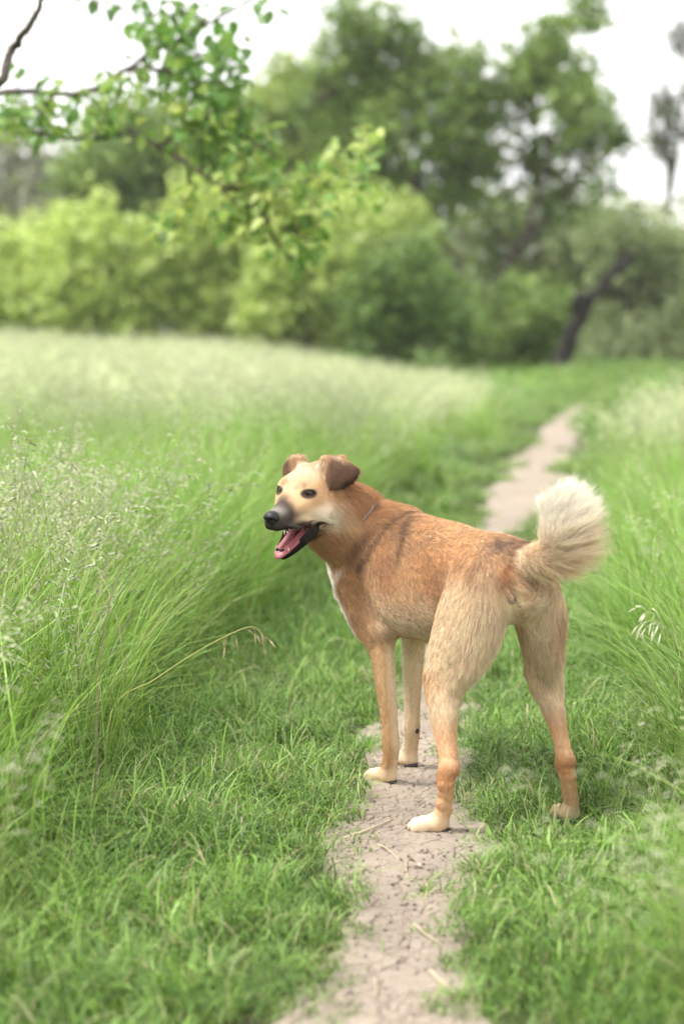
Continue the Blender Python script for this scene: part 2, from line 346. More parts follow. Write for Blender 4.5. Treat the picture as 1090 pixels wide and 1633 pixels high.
def meadow_edge(x, y):
    """the standing grass gives way to low, shaded grass before the wood"""
    d, s = path_d(x, y); w = 1.6*(fbm(x*.5, y*.3, 71)-.5)
    left = sstep(-.5, .5, np.interp(y, [10, 13.5, 15.5, 19.5, 30, 40, 50], [9, 1.55, 1.45, 1.2, .4, -2., -8])+w*.5-x); right = sstep(-1.2, 1.2, 12.5+(x-1.5)*2.6+w-y)
    return np.where(s < 0, left, right)
def seedzone(x, y):
    n = fbm(x*.9+2, y*.35, 44); d, s = path_d(x, y)
    near = .85*np.exp(-(((x+.80)/.27)**2+((y-4.5)/1.0)**2))+.25*np.exp(-(((x-.60)/.12)**2+((y-2.7)/.4)**2))+.5*np.exp(-(((x+.55)/.14)**2+((y-2.7)/.4)**2))
    right = .08*np.exp(-(((x-.95)/.3)**2+((y-4.6)/1.2)**2))
    farz = sstep(8.5, 11.5, y+6*(n-.5))*(.45+.55*sstep(.38, .60, n+.06*sstep(3., .5, d)))*sstep(.2, .8, d)*(1-.5*sstep(22, 30, y))
    return np.clip(near*1.1+right+farz+.03, 0, 1)
# turf on the verge
x, y = cand(6600, 1.9, 9.5, gr); b_, d, s = bank(x, y); thin = sstep(-.055, .04, d-.04*sstep(6, 8, y)+.04*(fbm(x*9, y*9, 47)-.5)); keep = (gr.random(len(x)) < thin*(1-.6*b_))&(gr.random(len(x)) < np.clip(9/y**1.15, .2, 1)); x, y, b_, d = x[keep], y[keep], b_[keep], d[keep]
pawc = np.ones(len(x))
for q_ in ((.455, 3.665), (.16, 3.60), (.09, 4.02), (.14, 4.16)): pawc = np.minimum(pawc, .35+.65*sstep(.05, .17, np.hypot(x-q_[0], y-q_[1]+.03)))
sc = pawc*(.42+.60*gr.random(len(x)))*(.62+.55*sstep(.0, .25, d))*(1+.6*b_)*(.55+.85*fbm(x*4, y*4, 48)); scatter('verge_grass', turf, with_z(x, y), sc*np.clip(y/5, 1, 1.5)**.3, gr, 'short trodden green grass on both verges of the path')
x, y = cand(12000, 8.5, 48, gr, 1.5, .28); b_, d, s = bank(x, y); keep = (d > .03)&(gr.random(len(x)) < np.maximum((1-.7*b_)*(d < 1.3), 1-meadow_edge(x, y))); x, y = x[keep], y[keep]; sc = 1.1+.9*gr.random(len(x))+.05*np.clip(y-15, 0, 30); sc *= .45+.55*sstep(.05, .5, path_d(x, y)[0]); scatter('track_grass', turf, with_z(x, y), sc, gr, 'short green grass along the far bend of the path', squash=np.stack([sc*1.5, sc*1.5, sc*1.1], 1))
# mid-height fringe
x, y = cand(3800, 1.8, 11, gr); b_, d, s = bank(x, y); pr = sstep(.10, .45, b_)*(1-.35*sstep(.8, 1, b_))+.05*sstep(.03, .1, d); keep = (gr.random(len(x)) < pr)&(gr.random(len(x)) < np.clip(7/y**1.1, .2, 1))&(d > .02); x, y, b_ = x[keep], y[keep], b_[keep]
sc = (.40+.45*gr.random(len(x)))*(.50+.75*b_)*(1.05-.05*sstep(2.8, 3.8, y)); scatter('fringe_grass', mid, with_z(x, y), sc, gr, 'knee-low green grass fringing the verge')
# standing meadow
x, y = cand(7200, 1.0, 12, gr, 1.3, .26); b_, d, s = bank(x, y); keep = (gr.random(len(x)) < sstep(.55, .95, b_))&(gr.random(len(x)) < np.clip(6/y**1.0, .25, 1)); x, y, b_, s = x[keep], y[keep], b_[keep], s[keep]
sc = (.70+.45*gr.random(len(x)))*(.62+.40*b_)*np.where(s > 0, .85, 1.); sc *= .62+.38*sstep(2.4, 3.9, y); scatter('meadow_grass', tall, with_z(x, y), sc, gr, 'tall bright green meadow grass standing beside the path', tilt=.10)
# seed heads
x, y = cand(2600, 2.0, 12, gr); b_, d, s = bank(x, y); keep = (gr.random(len(x)) < seedzone(x, y)*sstep(.35, .8, b_))&(gr.random(len(x)) < np.clip(6/y, .3, 1)); x, y, b_, s = x[keep], y[keep], b_[keep], s[keep]
sc = (.72+.45*gr.random(len(x)))*(.7+.3*b_)*np.where(s > 0, .8, 1.); scatter('seeding_grass', seedy, with_z(x, y), sc, gr, 'pale drooping seed heads of wild grass above the meadow', tilt=.08)
# a few taller clumps leaning in at the right, close to the camera
n_ = 26; y = 2.35+.75*gr.random(n_); x = .150*y+.11+.22*gr.random(n_); scatter('near_clump_grass', tall, with_z(x, y), .45+.2*gr.random(n_), gr, 'taller soft grass leaning in at the right front edge', tilt=.16)
n_ = 12; y = 2.35+.6*gr.random(n_); x = .158*y+.075+.2*gr.random(n_); scatter('near_seed_grass', seedy, with_z(x, y), .50+.2*gr.random(n_), gr, 'pale seed heads among the grass at the right front edge', tilt=.14)
# far meadow
x, y = cand(34000, 9.5, 60, gr, 2.0, .36); b_, d, s = bank(x, y); b_ = b_*meadow_edge(x, y); keep = (gr.random(len(x)) < b_)&(gr.random(len(x)) < np.clip(22/y, .35, 1)); x, y = x[keep], y[keep]; sz = seedzone(x, y); q = gr.random(len(x)) < sz*1.0
sc = (.85+.35*gr.random(len(x)))*(.72+.28*sstep(.6, -1.5, x))*np.where(x > path_x(y), 1.15, 1.); scatter('far_meadow_grass', far, with_z(x[~q], y[~q]), sc[~q], gr, 'soft green meadow grass stretching back to the bushes', tilt=.08)
scatter('far_seeding_grass', farseed, with_z(x[q], y[q]), sc[q], gr, 'cream-coloured seeding grass in the far meadow', tilt=.08)
# ------------------------------------------------------------------ trees and bushes
_F = 70/36*1633
def at(u, v, Y):
    """a point at depth Y that stands at the given place of the 1090 x 1633 photograph"""
    fz = math.cos(PITCH)-(v-816.5)/_F*math.sin(PITCH)*1.0
    ry = math.cos(PITCH)-(v-816.5)/_F*math.sin(PITCH); rz = -math.sin(PITCH)-(v-816.5)/_F*math.cos(PITCH)
    t = Y/ry; return np.array([(u-545)/_F*t, Y, CAM_H+rz*t])
M_LEAF = leafy_mat('tree_foliage', trans=.34, rough=.5, spec=.25, var=.0)
def bark_mat(name, c1, c2):
    m, nt, out = new_mat(name); L = nt.links.new; tc = node(nt, 'ShaderNodeTexCoord'); mp = node(nt, 'ShaderNodeMapping'); mp.inputs['Scale'].default_value = (9, 9, 1.8)
    n = node(nt, 'ShaderNodeTexNoise'); n.inputs['Scale'].default_value = 2.5; n.inputs['Detail'].default_value = 6; n.inputs['Roughness'].default_value = .7
    r = node(nt, 'ShaderNodeValToRGB'); r.color_ramp.elements[0].position = .35; r.color_ramp.elements[1].position = .65; r.color_ramp.elements[0].color = (*c1, 1); r.color_ramp.elements[1].color = (*c2, 1)
    b = node(nt, 'ShaderNodeBsdfPrincipled'); b.inputs['Roughness'].default_value = .9; bp = node(nt, 'ShaderNodeBump'); bp.inputs['Strength'].default_value = .8; bp.inputs['Distance'].default_value = .03
    L(tc.outputs['Object'], mp.inputs[0]); L(mp.outputs[0], n.inputs['Vector']); L(n.outputs['Fac'], r.inputs[0]); L(r.outputs[0], b.inputs['Base Color']); L(n.outputs['Fac'], bp.inputs['Height']); L(bp.outputs[0], b.inputs['Normal']); L(b.outputs[0], out.inputs['Surface'])
    return m
M_BARK = bark_mat('grey_brown_bark', (.045, .035, .028), (.13, .105, .085)); M_DEAD = bark_mat('charred_dead_wood', (.004, .0035, .0035), (.022, .017, .016))
def leaves(rng, centres, n_each, spread, size, c_lo, c_hi, up=.35):
    """leaf faces gathered in small sprays round the given twig ends"""
    k = len(centres); n = k*n_each; c = np.repeat(np.asarray(centres), n_each, 0)
    p = c+rng.normal(size=(n, 3))*np.asarray(spread)
    nn = rng.normal(size=(n, 3)); nn[:, 2] = np.abs(nn[:, 2])+up; nn /= np.linalg.norm(nn, axis=1)[:, None]
    a = np.cross(nn, rng.normal(size=(n, 3))); a /= np.linalg.norm(a, axis=1)[:, None]; b = np.cross(nn, a)
    s = size*(.55+.8*rng.random(n))[:, None]
    V = np.stack([p-a*s, p+b*s*.52+nn*s*.12, p+a*s, p-b*s*.52+nn*s*.12], 1)
    t = np.clip(np.repeat(rng.random(k), n_each)*.7+rng.random(n)*.45, 0, 1)[:, None]; col = np.asarray(c_lo)*(1-t)+np.asarray(c_hi)*t
    i = np.arange(n)*4; F = np.stack([i, i+1, i+2, i+3], 1)
    return V.reshape(-1, 3), F, np.repeat(col, 4, 0)
def crown_points(rng, lobes, Y, depth, per):
    """lobes: (u, v, radius px); twig ends spread over each lobe's volume, denser near its skin"""
    out = []
    for u, v, r in lobes:
        px = _F/Y; R = r/px; n = max(3, int(per*(R**2))); d = rng.normal(size=(n, 3)); d /= np.linalg.norm(d, axis=1)[:, None]
        rr = R*(.35+.72*rng.random(n)**.6); c = at(u, v, Y)+np.array([0, rng.normal(0, depth), 0]); q = c+d*rr[:, None]*np.array([1, 1.1, .9]); out.append(q)
    return np.concatenate(out)
def limb(pts, r0, r1, rng, n=14, wob=.03, sides=8):
    P = spline(pts, n); L = np.linalg.norm(P[-1]-P[0]); P[1:-1] += rng.normal(size=(n-2, 3))*wob*L*.15; return tube(P, np.linspace(r0, r1, n), sides)
def tree(name, label, cat_, lobes, Y, trunk, cols, rng, depth=.5, per=26, n_each=26, spread=.17, size=.075, group=None, bark=None, twigs=14, r0=.12):
    """trunk: list of pixel polylines, the first one reaching the ground"""
    g0 = at(trunk[0][0][0], trunk[0][0][1], Y); base = np.array([g0[0], Y, 0]); base[2] = float(ground_z(base[0], base[1]))
    t = empty(name, base); tag(t, label, cat_, group)
    parts = []; ends = []
    for j, pl in enumerate(trunk):
        P = np.array([at(u, v, Y)+np.array([0, rng.normal(0, .15) if k else 0, 0]) for k, (u, v) in enumerate(pl)])
        if j == 0: P = np.vstack([base-[0, 0, .1], P[1:]])
        parts.append(limb(P, r0*(1 if j == 0 else .62), r0*(.45 if j == 0 else .2), rng)); ends.append(P[-1])
    C = crown_points(rng, lobes, Y, depth, per)
    tp = []
    ctr = [at(u, v, Y) for u, v, r in lobes]
    for c in ctr:
        e = min(ends, key=lambda q: np.linalg.norm(q-c)); tp.append(limb([e, (e+c)/2+rng.normal(size=3)*.12, c], r0*.22, r0*.07, rng, 8, .06, 6))
    for q in C[rng.permutation(len(C))[:twigs*len(lobes)]]:
        c = min(ctr, key=lambda w: np.linalg.norm(w-q)); tp.append(limb([c, (c+q)/2+rng.normal(size=3)*.06, q], .018, .006, rng, 5, .05, 4))
    V, F = merge(parts); mesh_obj('trunk', V-base, F, bark or M_BARK, t)
    V, F = merge(tp); mesh_obj('branches', V-base, F, bark or M_BARK, t)
    V, F, Cc = leaves(rng, C, n_each, spread, size, cols[0], cols[1]); mesh_obj('crown', V-base, F, M_LEAF, t, cols=Cc, smooth=False)
    return t
tr = np.random.default_rng(77)
YG = (g([.30, .43, .10]), g([.62, .72, .27])); MG = (g([.105, .185, .050]), g([.28, .385, .115])); OL = (g([.18, .265, .070]), g([.36, .45, .14]))
DG = (g([.10, .185, .055]), g([.24, .345, .11])); GG = (g([.19, .255, .115]), g([.38, .45, .22])); PG = (g([.24, .27, .17]), g([.40, .42, .30]))
tree('broad_tree', 'large spreading green tree behind the meadow, tallest crown against the sky', 'tree',
     [(560, 28, 38), (600, 45, 34), (545, 85, 50), (520, 150, 55), (640, 60, 30), (700, 90, 34), (610, 95, 55), (665, 120, 55), (590, 165, 65), (700, 160, 65), (755, 140, 55), (650, 215, 75), (740, 225, 70), (815, 150, 55), (850, 110, 45), (880, 90, 50), (908, 40, 38), (860, 70, 30), (915, 120, 48), (900, 185, 52), (845, 265, 50), (935, 225, 46), (968, 232, 34), (560, 250, 60), (600, 300, 60), (680, 300, 65), (640, 330, 45), (890, 310, 42), (965, 300, 26), (735, 310, 40)],
     38, [[(752, 590), (752, 520), (745, 455), (705, 380), (660, 300), (620, 200)], [(750, 480), (790, 445), (830, 385), (860, 290), (890, 180)], [(705, 385), (735, 300), (760, 210)], [(830, 385), (880, 340), (930, 270)]], MG, tr, .6, 40, 32, .17, .115, r0=.17)
tree('olive_tree', 'olive-toned tree crown just left of the large spreading tree', 'tree', [(435, 165, 50), (470, 140, 44), (510, 200, 60), (395, 210, 55), (450, 240, 70), (500, 290, 60), (420, 310, 65), (355, 250, 60), (330, 200, 40), (350, 310, 55), (545, 250, 50)], 47,
     [[(455, 560), (455, 450), (450, 350), (455, 250)]], OL, tr, .6, 40, 34, .24, .14, r0=.12)
tree('round_tree', 'dark green round-topped tree rising behind the yellow-green bushes', 'tree', [(235, 225, 60), (180, 260, 58), (285, 250, 60), (225, 310, 60), (160, 325, 50), (290, 335, 55), (135, 285, 42), (310, 290, 45), (200, 210, 38)], 45,
     [[(225, 560), (225, 450), (228, 360), (230, 280)]], MG, tr, .5, 46, 34, .24, .135, r0=.11)
tree('pale_tree', 'pale grey-green tree at the left edge of the meadow', 'tree', [(15, 290, 45), (45, 330, 45), (5, 350, 50), (60, 375, 40), (25, 240, 30), (-40, 320, 60), (30, 400, 40), (75, 290, 38), (95, 350, 45), (40, 260, 38), (90, 250, 28), (5, 220, 34), (125, 320, 40)], 50,
     [[(12, 560), (14, 470), (18, 380), (22, 290)]], PG, tr, .5, 30, 28, .24, .13, r0=.10)
def bush(label, lobes, Y, cols, per=75, n_each=30, size=.10, spread=.17, depth=.45, name='bush', cat_='bush'):
    u0 = np.mean([l[0] for l in lobes]); stems = []
    for k in range(4):
        l = lobes[int(k*len(lobes)/4)]; stems.append([(u0+(l[0]-u0)*.3, 560), (u0+(l[0]-u0)*.7, (560+l[1])/2), (l[0], l[1])])
    return tree(name, label, cat_, lobes, Y, stems, cols, tr, depth, per, n_each, spread, size, 'bushes along the far edge of the meadow', twigs=8, r0=.05)
bush('bright yellow-green bush at the far left edge of the meadow', [(-40, 450, 65), (20, 430, 60), (60, 400, 55), (75, 465, 60), (10, 490, 55), (-10, 390, 45), (90, 500, 40)], 35, YG)
bush('bright yellow-green bush in front of the dark round-topped tree', [(150, 370, 50), (130, 420, 60), (190, 405, 60), (170, 470, 60), (230, 440, 55), (215, 495, 50), (120, 490, 45), (260, 490, 40)], 34, YG)
bush('tall yellow-green bush in the middle, under the overhanging leaves', [(300, 355, 55), (350, 330, 55), (330, 400, 60), (390, 385, 60), (300, 440, 55), (370, 450, 60), (430, 430, 60), (420, 360, 50), (340, 500, 50)], 34.5, YG)
bush('broad yellow-green bush beside the dark green shrub', [(480, 360, 50), (520, 400, 55), (460, 420, 60), (500, 460, 60), (440, 490, 55), (530, 490, 45), (490, 520, 40), (560, 340, 40), (545, 440, 40)], 33, YG)
bush('dark green shrub at the meadow edge below the large tree', [(600, 440, 50), (590, 490, 55), (640, 460, 50), (670, 500, 50), (620, 530, 50), (690, 470, 40), (650, 420, 40), (715, 520, 35)], 32, DG, per=85)
bush('yellow-green bush with a rounded top behind the dark shrub', [(595, 370, 46), (640, 385, 46), (615, 345, 36), (655, 360, 30), (640, 420, 50)], 35.5, (YG[0]*.85, YG[1]*.85))
bush('low mid-green bush at the foot of the large tree', [(800, 500, 50), (840, 530, 50), (780, 545, 45), (860, 490, 45), (740, 540, 40), (820, 560, 40), (870, 560, 35), (850, 585, 28)], 34.5, (MG[0]*.9, MG[1]*.95))
bush('grey-green scrub behind the leaning dead trunk', [(900, 390, 55), (850, 410, 55), (930, 440, 50), (800, 390, 55), (880, 480, 50), (745, 385, 50), (955, 360, 45), (700, 400, 45), (820, 345, 40), (770, 345, 35), (900, 340, 35), (860, 330, 25)], 44, GG, per=55)
bush('silvery grey-green bush to the right of the leaning dead trunk', [(990, 400, 50), (1030, 440, 55), (980, 470, 55), (1040, 510, 60), (980, 540, 55), (1090, 470, 55), (1010, 370, 40), (1070, 400, 45), (960, 580, 40)], 41, GG)
bush('low grey-green bush at the right edge where the path bends away', [(1040, 570, 45), (1090, 550, 55), (1000, 580, 40), (1130, 500, 60), (1070, 600, 35)], 38, (GG[0]*.95, GG[1]*.95))
# the leaning dead trunk
dt = at(878, 600, 33); db = np.array([dt[0], 33, float(ground_z(dt[0], 33.))]); dead = empty('dead_tree', db); tag(dead, 'charred dead tree trunk leaning to the right with a broken stub', 'dead tree')
P = np.array([db-[0, 0, .1], at(905, 548, 33), at(926, 500, 33), at(945, 470, 33), at(978, 438, 33), at(1012, 405, 33)]); V, F = limb(P, .165, .05, tr, 22, .07, 12); mesh_obj('trunk', V-db, F, M_DEAD, dead)
pz = [limb([at(928, 505, 33), at(921, 485, 32.9), at(926, 468, 32.8)], .15, .09, tr, 8, .08, 9)]; V, F = merge(pz); mesh_obj('stub', V-db, F, M_DEAD, dead)
pz = [limb([at(978, 438, 33), at(985, 410, 33), at(1003, 385, 33)], .05, .015, tr, 8, .1, 6), limb([at(950, 465, 33), at(975, 462, 33.2), at(995, 470, 33.3)], .04, .015, tr, 8, .1, 6)]; V, F = merge(pz); mesh_obj('branch', V-db, F, M_DEAD, dead)
# sparse thin tree at the right edge
tree('thin_tree', 'thin sparsely leaved tree standing at the right edge', 'tree', [(1060, 190, 26), (1045, 225, 24), (1085, 215, 24), (1070, 160, 20), (1090, 75, 22), (1082, 50, 16), (1050, 245, 16), (1100, 150, 24), (1075, 260, 14)], 43,
     [[(1070, 590), (1068, 430), (1066, 300), (1062, 200), (1058, 130)], [(1066, 300), (1080, 230), (1092, 120), (1090, 40)], [(1064, 260), (1045, 215), (1040, 140)]], (g([.07, .09, .055]), g([.16, .19, .11])), tr, .3, 110, 16, .12, .07, twigs=18, r0=.10)
# the wood far behind, one mass
V, F, Cc = [], [], []
tc = []
for k in range(3600):
    u = tr.uniform(-1900, 2900); v = 545-abs(tr.normal(0, 55))-60*vnoise(np.array([u/120.]), np.array([3.]))[0]; tc.append(at(u, v, tr.uniform(58, 70)))
V, F, Cc = leaves(tr, np.array(tc), 26, .5, .24, GG[0]*.8, GG[1]*.8); w = mesh_obj('far_wood', V, F, M_LEAF, cols=Cc, smooth=False); tag(w, 'hazy grey-green wood closing the horizon behind the bushes', 'wood', kind='stuff')
# ------------------------------------------------------------------ overhanging branches of a nearer tree, upper left
br = np.random.default_rng(31)
def leaf_mesh(name, rng):
    """broad pointed leaf, folded along its midrib; base at the origin, pointing +X, about 1 long"""
    xs_ = np.linspace(0, 1, 7); w = np.array([.0, .20, .31, .33, .27, .15, .0]); V = []; F = []
    for x_, w_ in zip(xs_, w):
        sag = -.16*x_**2+.05*math.sin(5*x_); V += [(x_, -w_, sag+.30*w_), (x_, 0, sag), (x_, w_, sag+.30*w_)]
    for i in range(6):
        o = i*3; F += [(o, o+1, o+4, o+3), (o+1, o+2, o+5, o+4)]
    me = bpy.data.meshes.new(name); me.from_pydata(V, [], F); me.validate(); return me
M_BLEAF = []
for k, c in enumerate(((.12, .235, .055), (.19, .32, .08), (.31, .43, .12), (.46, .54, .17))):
    m, nt, out = new_mat('broad_leaf_%d' % k); L = nt.links.new; oi = node(nt, 'ShaderNodeObjectInfo'); mr = node(nt, 'ShaderNodeMapRange'); mr.inputs[3].default_value = .75; mr.inputs[4].default_value = 1.25; L(oi.outputs['Random'], mr.inputs[0])
    mx = node(nt, 'ShaderNodeMix', data_type='RGBA', blend_type='MULTIPLY'); mx.inputs[0].default_value = 1; mx.inputs[6].default_value = (*c, 1); L(mr.outputs[0], mx.inputs[7])
    b = node(nt, 'ShaderNodeBsdfPrincipled'); b.inputs['Roughness'].default_value = .38; b.inputs['Specular IOR Level'].default_value = .4; t = node(nt, 'ShaderNodeBsdfTranslucent'); ms = node(nt, 'ShaderNodeMixShader'); ms.inputs[0].default_value = .42
    L(mx.outputs[2], b.inputs['Base Color']); L(mx.outputs[2], t.inputs['Color']); L(b.outputs[0], ms.inputs[1]); L(t.outputs[0], ms.inputs[2]); L(ms.outputs[0], out.inputs['Surface']); M_BLEAF.append(m)
LEAFM = []
for m in M_BLEAF:
    me = leaf_mesh('leaf', br); me.polygons.foreach_set('use_smooth', np.ones(len(me.polygons), bool)); me.materials.append(m); LEAFM.append(me)
YB = 8.0; tb = np.array([-2.55, 8.3, float(ground_z(-2.55, 8.3))])
bt = empty('overhanging_tree', tb); tag(bt, 'broad-leaved tree hanging its leafy branches in from the upper left', 'tree')
def bpt(u, v, dy=0.): return at(u, v, YB+dy)
fork = tb+np.array([.15, -.1, 1.35])
V, F = limb([tb-[0, 0, .1], tb+[.05, -.05, .7], fork, tb+[.1, .1, 2.4], tb+[.2, .2, 3.4]], .16, .07, br, 16, .03, 12); mesh_obj('trunk', V-tb, F, M_BARK, bt)
BR = [([fork, bpt(-120, 190), bpt(0, 148), bpt(90, 150), bpt(150, 142), bpt(200, 112), bpt(260, 75), bpt(330, 38), bpt(395, 0), bpt(440, -40)], .016, .004),
      ([fork, bpt(-140, 250, .3), bpt(-20, 205, .3), bpt(80, 216, .3), bpt(160, 222, .2), bpt(206, 210, .1), bpt(250, 235, 0), bpt(300, 262, -.1), bpt(350, 300, -.2), bpt(420, 345, -.2), bpt(490, 385, -.2)], .016, .004),
      ([tb+[.1, .1, 2.4], bpt(-60, 130, -1.6), bpt(20, 75, -1.7), bpt(50, 35, -1.8), bpt(75, -20, -1.8)], .018, .007),
      ([bpt(200, 112), bpt(250, 110), bpt(310, 130), bpt(350, 170, .2), bpt(380, 215, .2)], .010, .004), ([bpt(260, 75), bpt(300, 90), bpt(345, 85), bpt(400, 110)], .009, .003),
      ([bpt(250, 235), bpt(300, 205), bpt(350, 200), bpt(410, 230), bpt(460, 260)], .010, .003), ([bpt(350, 300, -.2), bpt(400, 300), bpt(460, 300), bpt(540, 270)], .009, .003), ([bpt(420, 345, -.2), bpt(450, 400), bpt(500, 440)], .008, .003),
      ([bpt(150, 142), bpt(170, 165), bpt(180, 195)], .006, .003), ([bpt(80, 216, .3), bpt(60, 190, .3), bpt(40, 160, .2)], .006, .003), ([bpt(330, 38), bpt(300, 20), bpt(250, 25), bpt(180, 10)], .008, .003), ([bpt(90, 150), bpt(60, 175), bpt(20, 190)], .006, .003), ([bpt(300, 262), bpt(300, 320), bpt(280, 365)], .007, .003)]
curves = []
for pts, r0_, r1_ in BR:
    Pc = spline([np.asarray(q) for q in pts], 40); curves.append(Pc); V, F = tube(Pc+br.normal(size=Pc.shape)*.004, np.linspace(r0_, r1_, 40), 8); mesh_obj('branch', V-tb, F, M_BARK, bt)
# twiggy bare shoots upper left
for k in range(9):
    q = bpt(br.uniform(0, 140), br.uniform(20, 130), -1.2); e = q+np.array([br.normal(0, .09), 0, .16+.1*br.random()]); V, F = limb([q, (q+e)/2+br.normal(size=3)*.02, e], .003, .0015, br, 6, .05, 5); mesh_obj('twig', V-tb, F, M_BARK, bt)
spots = []
def cluster(u, v, r, n, tone, dy=0.):
    for k in range(n):
        a = br.random()*6.283; q = r*math.sqrt(br.random()); spots.append((at(u+q*math.cos(a), v+q*math.sin(a), YB+dy+br.normal(0, .22)), tone))
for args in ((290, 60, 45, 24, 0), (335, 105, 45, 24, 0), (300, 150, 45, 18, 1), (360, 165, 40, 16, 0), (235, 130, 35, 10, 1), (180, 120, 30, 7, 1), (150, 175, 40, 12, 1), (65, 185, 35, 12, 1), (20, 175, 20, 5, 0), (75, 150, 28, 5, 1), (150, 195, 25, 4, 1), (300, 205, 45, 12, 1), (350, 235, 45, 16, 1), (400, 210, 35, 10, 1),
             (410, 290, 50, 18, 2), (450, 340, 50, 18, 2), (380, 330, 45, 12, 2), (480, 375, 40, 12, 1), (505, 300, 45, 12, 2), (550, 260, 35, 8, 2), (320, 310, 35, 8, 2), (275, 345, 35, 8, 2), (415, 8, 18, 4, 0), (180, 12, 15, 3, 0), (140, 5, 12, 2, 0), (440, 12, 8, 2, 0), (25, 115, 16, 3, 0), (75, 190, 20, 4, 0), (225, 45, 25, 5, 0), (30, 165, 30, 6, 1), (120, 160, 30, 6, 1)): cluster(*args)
allc = np.concatenate(curves)
stalks = []
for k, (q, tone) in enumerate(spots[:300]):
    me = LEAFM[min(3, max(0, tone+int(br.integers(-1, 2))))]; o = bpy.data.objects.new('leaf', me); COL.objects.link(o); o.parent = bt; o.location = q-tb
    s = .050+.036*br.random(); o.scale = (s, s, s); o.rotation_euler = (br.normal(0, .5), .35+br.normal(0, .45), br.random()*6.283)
    n_ = allc[np.argmin(np.linalg.norm(allc-q, axis=1))]
    if np.linalg.norm(n_-q) < .45: stalks.append(limb([n_, (n_+q)/2+br.normal(size=3)*.012+[0, 0, .012], q], .0022, .0012, br, 4, .02, 4))
V, F = merge(stalks); mesh_obj('twigs', V-tb, F, M_BARK, bt)['kind'] = 'stuff'
# the denser foliage between them, too many to pick apart
base_v = np.array([v.co for v in LEAFM[0].vertices]); base_f = np.array([tuple(p_.vertices) for p_ in LEAFM[0].polygons]); n0 = len(spots); spots2 = []
keep_ = spots; spots = []
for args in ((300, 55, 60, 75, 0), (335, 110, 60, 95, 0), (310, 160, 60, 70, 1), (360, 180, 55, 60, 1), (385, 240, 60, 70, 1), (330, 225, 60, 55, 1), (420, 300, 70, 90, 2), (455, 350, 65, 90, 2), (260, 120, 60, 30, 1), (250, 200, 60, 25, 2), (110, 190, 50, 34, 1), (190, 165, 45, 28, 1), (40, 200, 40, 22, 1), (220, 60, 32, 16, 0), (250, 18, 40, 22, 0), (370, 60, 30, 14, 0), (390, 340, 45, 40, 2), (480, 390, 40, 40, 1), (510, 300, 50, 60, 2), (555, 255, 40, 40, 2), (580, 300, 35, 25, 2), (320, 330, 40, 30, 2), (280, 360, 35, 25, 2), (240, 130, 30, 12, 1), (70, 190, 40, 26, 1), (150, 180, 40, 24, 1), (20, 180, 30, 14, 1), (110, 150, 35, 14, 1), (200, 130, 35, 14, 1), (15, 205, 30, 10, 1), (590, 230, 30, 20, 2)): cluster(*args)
VV, FF, CC = [], [], []
from mathutils import Euler
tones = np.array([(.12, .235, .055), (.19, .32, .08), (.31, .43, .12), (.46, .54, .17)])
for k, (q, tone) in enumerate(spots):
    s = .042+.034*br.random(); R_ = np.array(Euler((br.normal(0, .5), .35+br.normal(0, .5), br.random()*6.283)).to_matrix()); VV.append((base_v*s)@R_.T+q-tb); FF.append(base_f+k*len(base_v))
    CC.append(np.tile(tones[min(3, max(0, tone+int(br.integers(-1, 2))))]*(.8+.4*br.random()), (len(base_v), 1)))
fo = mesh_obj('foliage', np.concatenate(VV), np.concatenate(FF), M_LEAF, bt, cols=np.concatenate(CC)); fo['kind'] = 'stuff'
# ------------------------------------------------------------------ the dog
DOG_O = np.array([.293, 3.674, 0.0]); DOG_RZ = math.radians(115)
_c, _s = math.cos(DOG_RZ), math.sin(DOG_RZ)
DOG_R = np.array([[_c, -_s, 0], [_s, _c, 0], [0, 0, 1.]])            # local -> world
def w2l(p): return (np.asarray(p)-DOG_O)@DOG_R
def wd2l(d): return np.asarray(d)@DOG_R
# head frame (turned back over the left shoulder)
HC = w2l([-.0679, 4.02, .5892])
HF = wd2l([-.56863, -.80843, -.15197]); HL = wd2l([.8213, -.56831, -.04982]); HU = np.cross(HF, HL)
HM = np.stack([HF, HL, HU])                                          # rows: axes
def hd(p): return HC + np.asarray(p, float)@HM

class Field:
    def __init__(s, lo, hi, h):
        s.lo = np.array(lo, float); s.h = h
        s.n = np.ceil((np.array(hi)-s.lo)/h).astype(int)+1
        s.D = np.full(s.n, .06, np.float32)
        s.ax = [(s.lo[i]+h*np.arange(s.n[i])).astype(np.float32) for i in range(3)]
    def box(s, lo, hi):
        a = np.clip(np.floor((np.asarray(lo)-s.lo)/s.h).astype(int), 0, s.n-1)
        b = np.clip(np.ceil((np.asarray(hi)-s.lo)/s.h).astype(int)+1, 1, s.n)
        sl = tuple(slice(a[i], b[i]) for i in range(3))
        X = s.ax[0][sl[0]][:, None, None]; Y = s.ax[1][sl[1]][None, :, None]; Z = s.ax[2][sl[2]][None, None, :]
        return sl, X, Y, Z
    def smin(s, sl, d, k):
        a = s.D[sl]
        if k > 0:
            h = np.maximum(k-np.abs(a-d), 0)/k
            s.D[sl] = np.minimum(a, d)-h*h*k*.25
        else: s.D[sl] = np.minimum(a, d)
    def smax_neg(s, sl, d, k):           # carve d out
        a = s.D[sl]; b = -d
        h = np.maximum(k-np.abs(a-b), 0)/k
        s.D[sl] = np.maximum(a, b)+h*h*k*.25
def ell_d(X, Y, Z, c, A, r):
    """approx ellipsoid distance; A rows = axes"""
    x, y, z = X-c[0], Y-c[1], Z-c[2]
    k0 = 0; k1 = 0
    for i in range(3):
        q = (x*A[i][0]+y*A[i][1]+z*A[i][2])/r[i]
        k0 = k0+q*q; k1 = k1+(q/r[i])**2
    k0 = np.sqrt(k0); return (k0*(k0-1)/np.sqrt(k1+1e-9)).astype(np.float32)

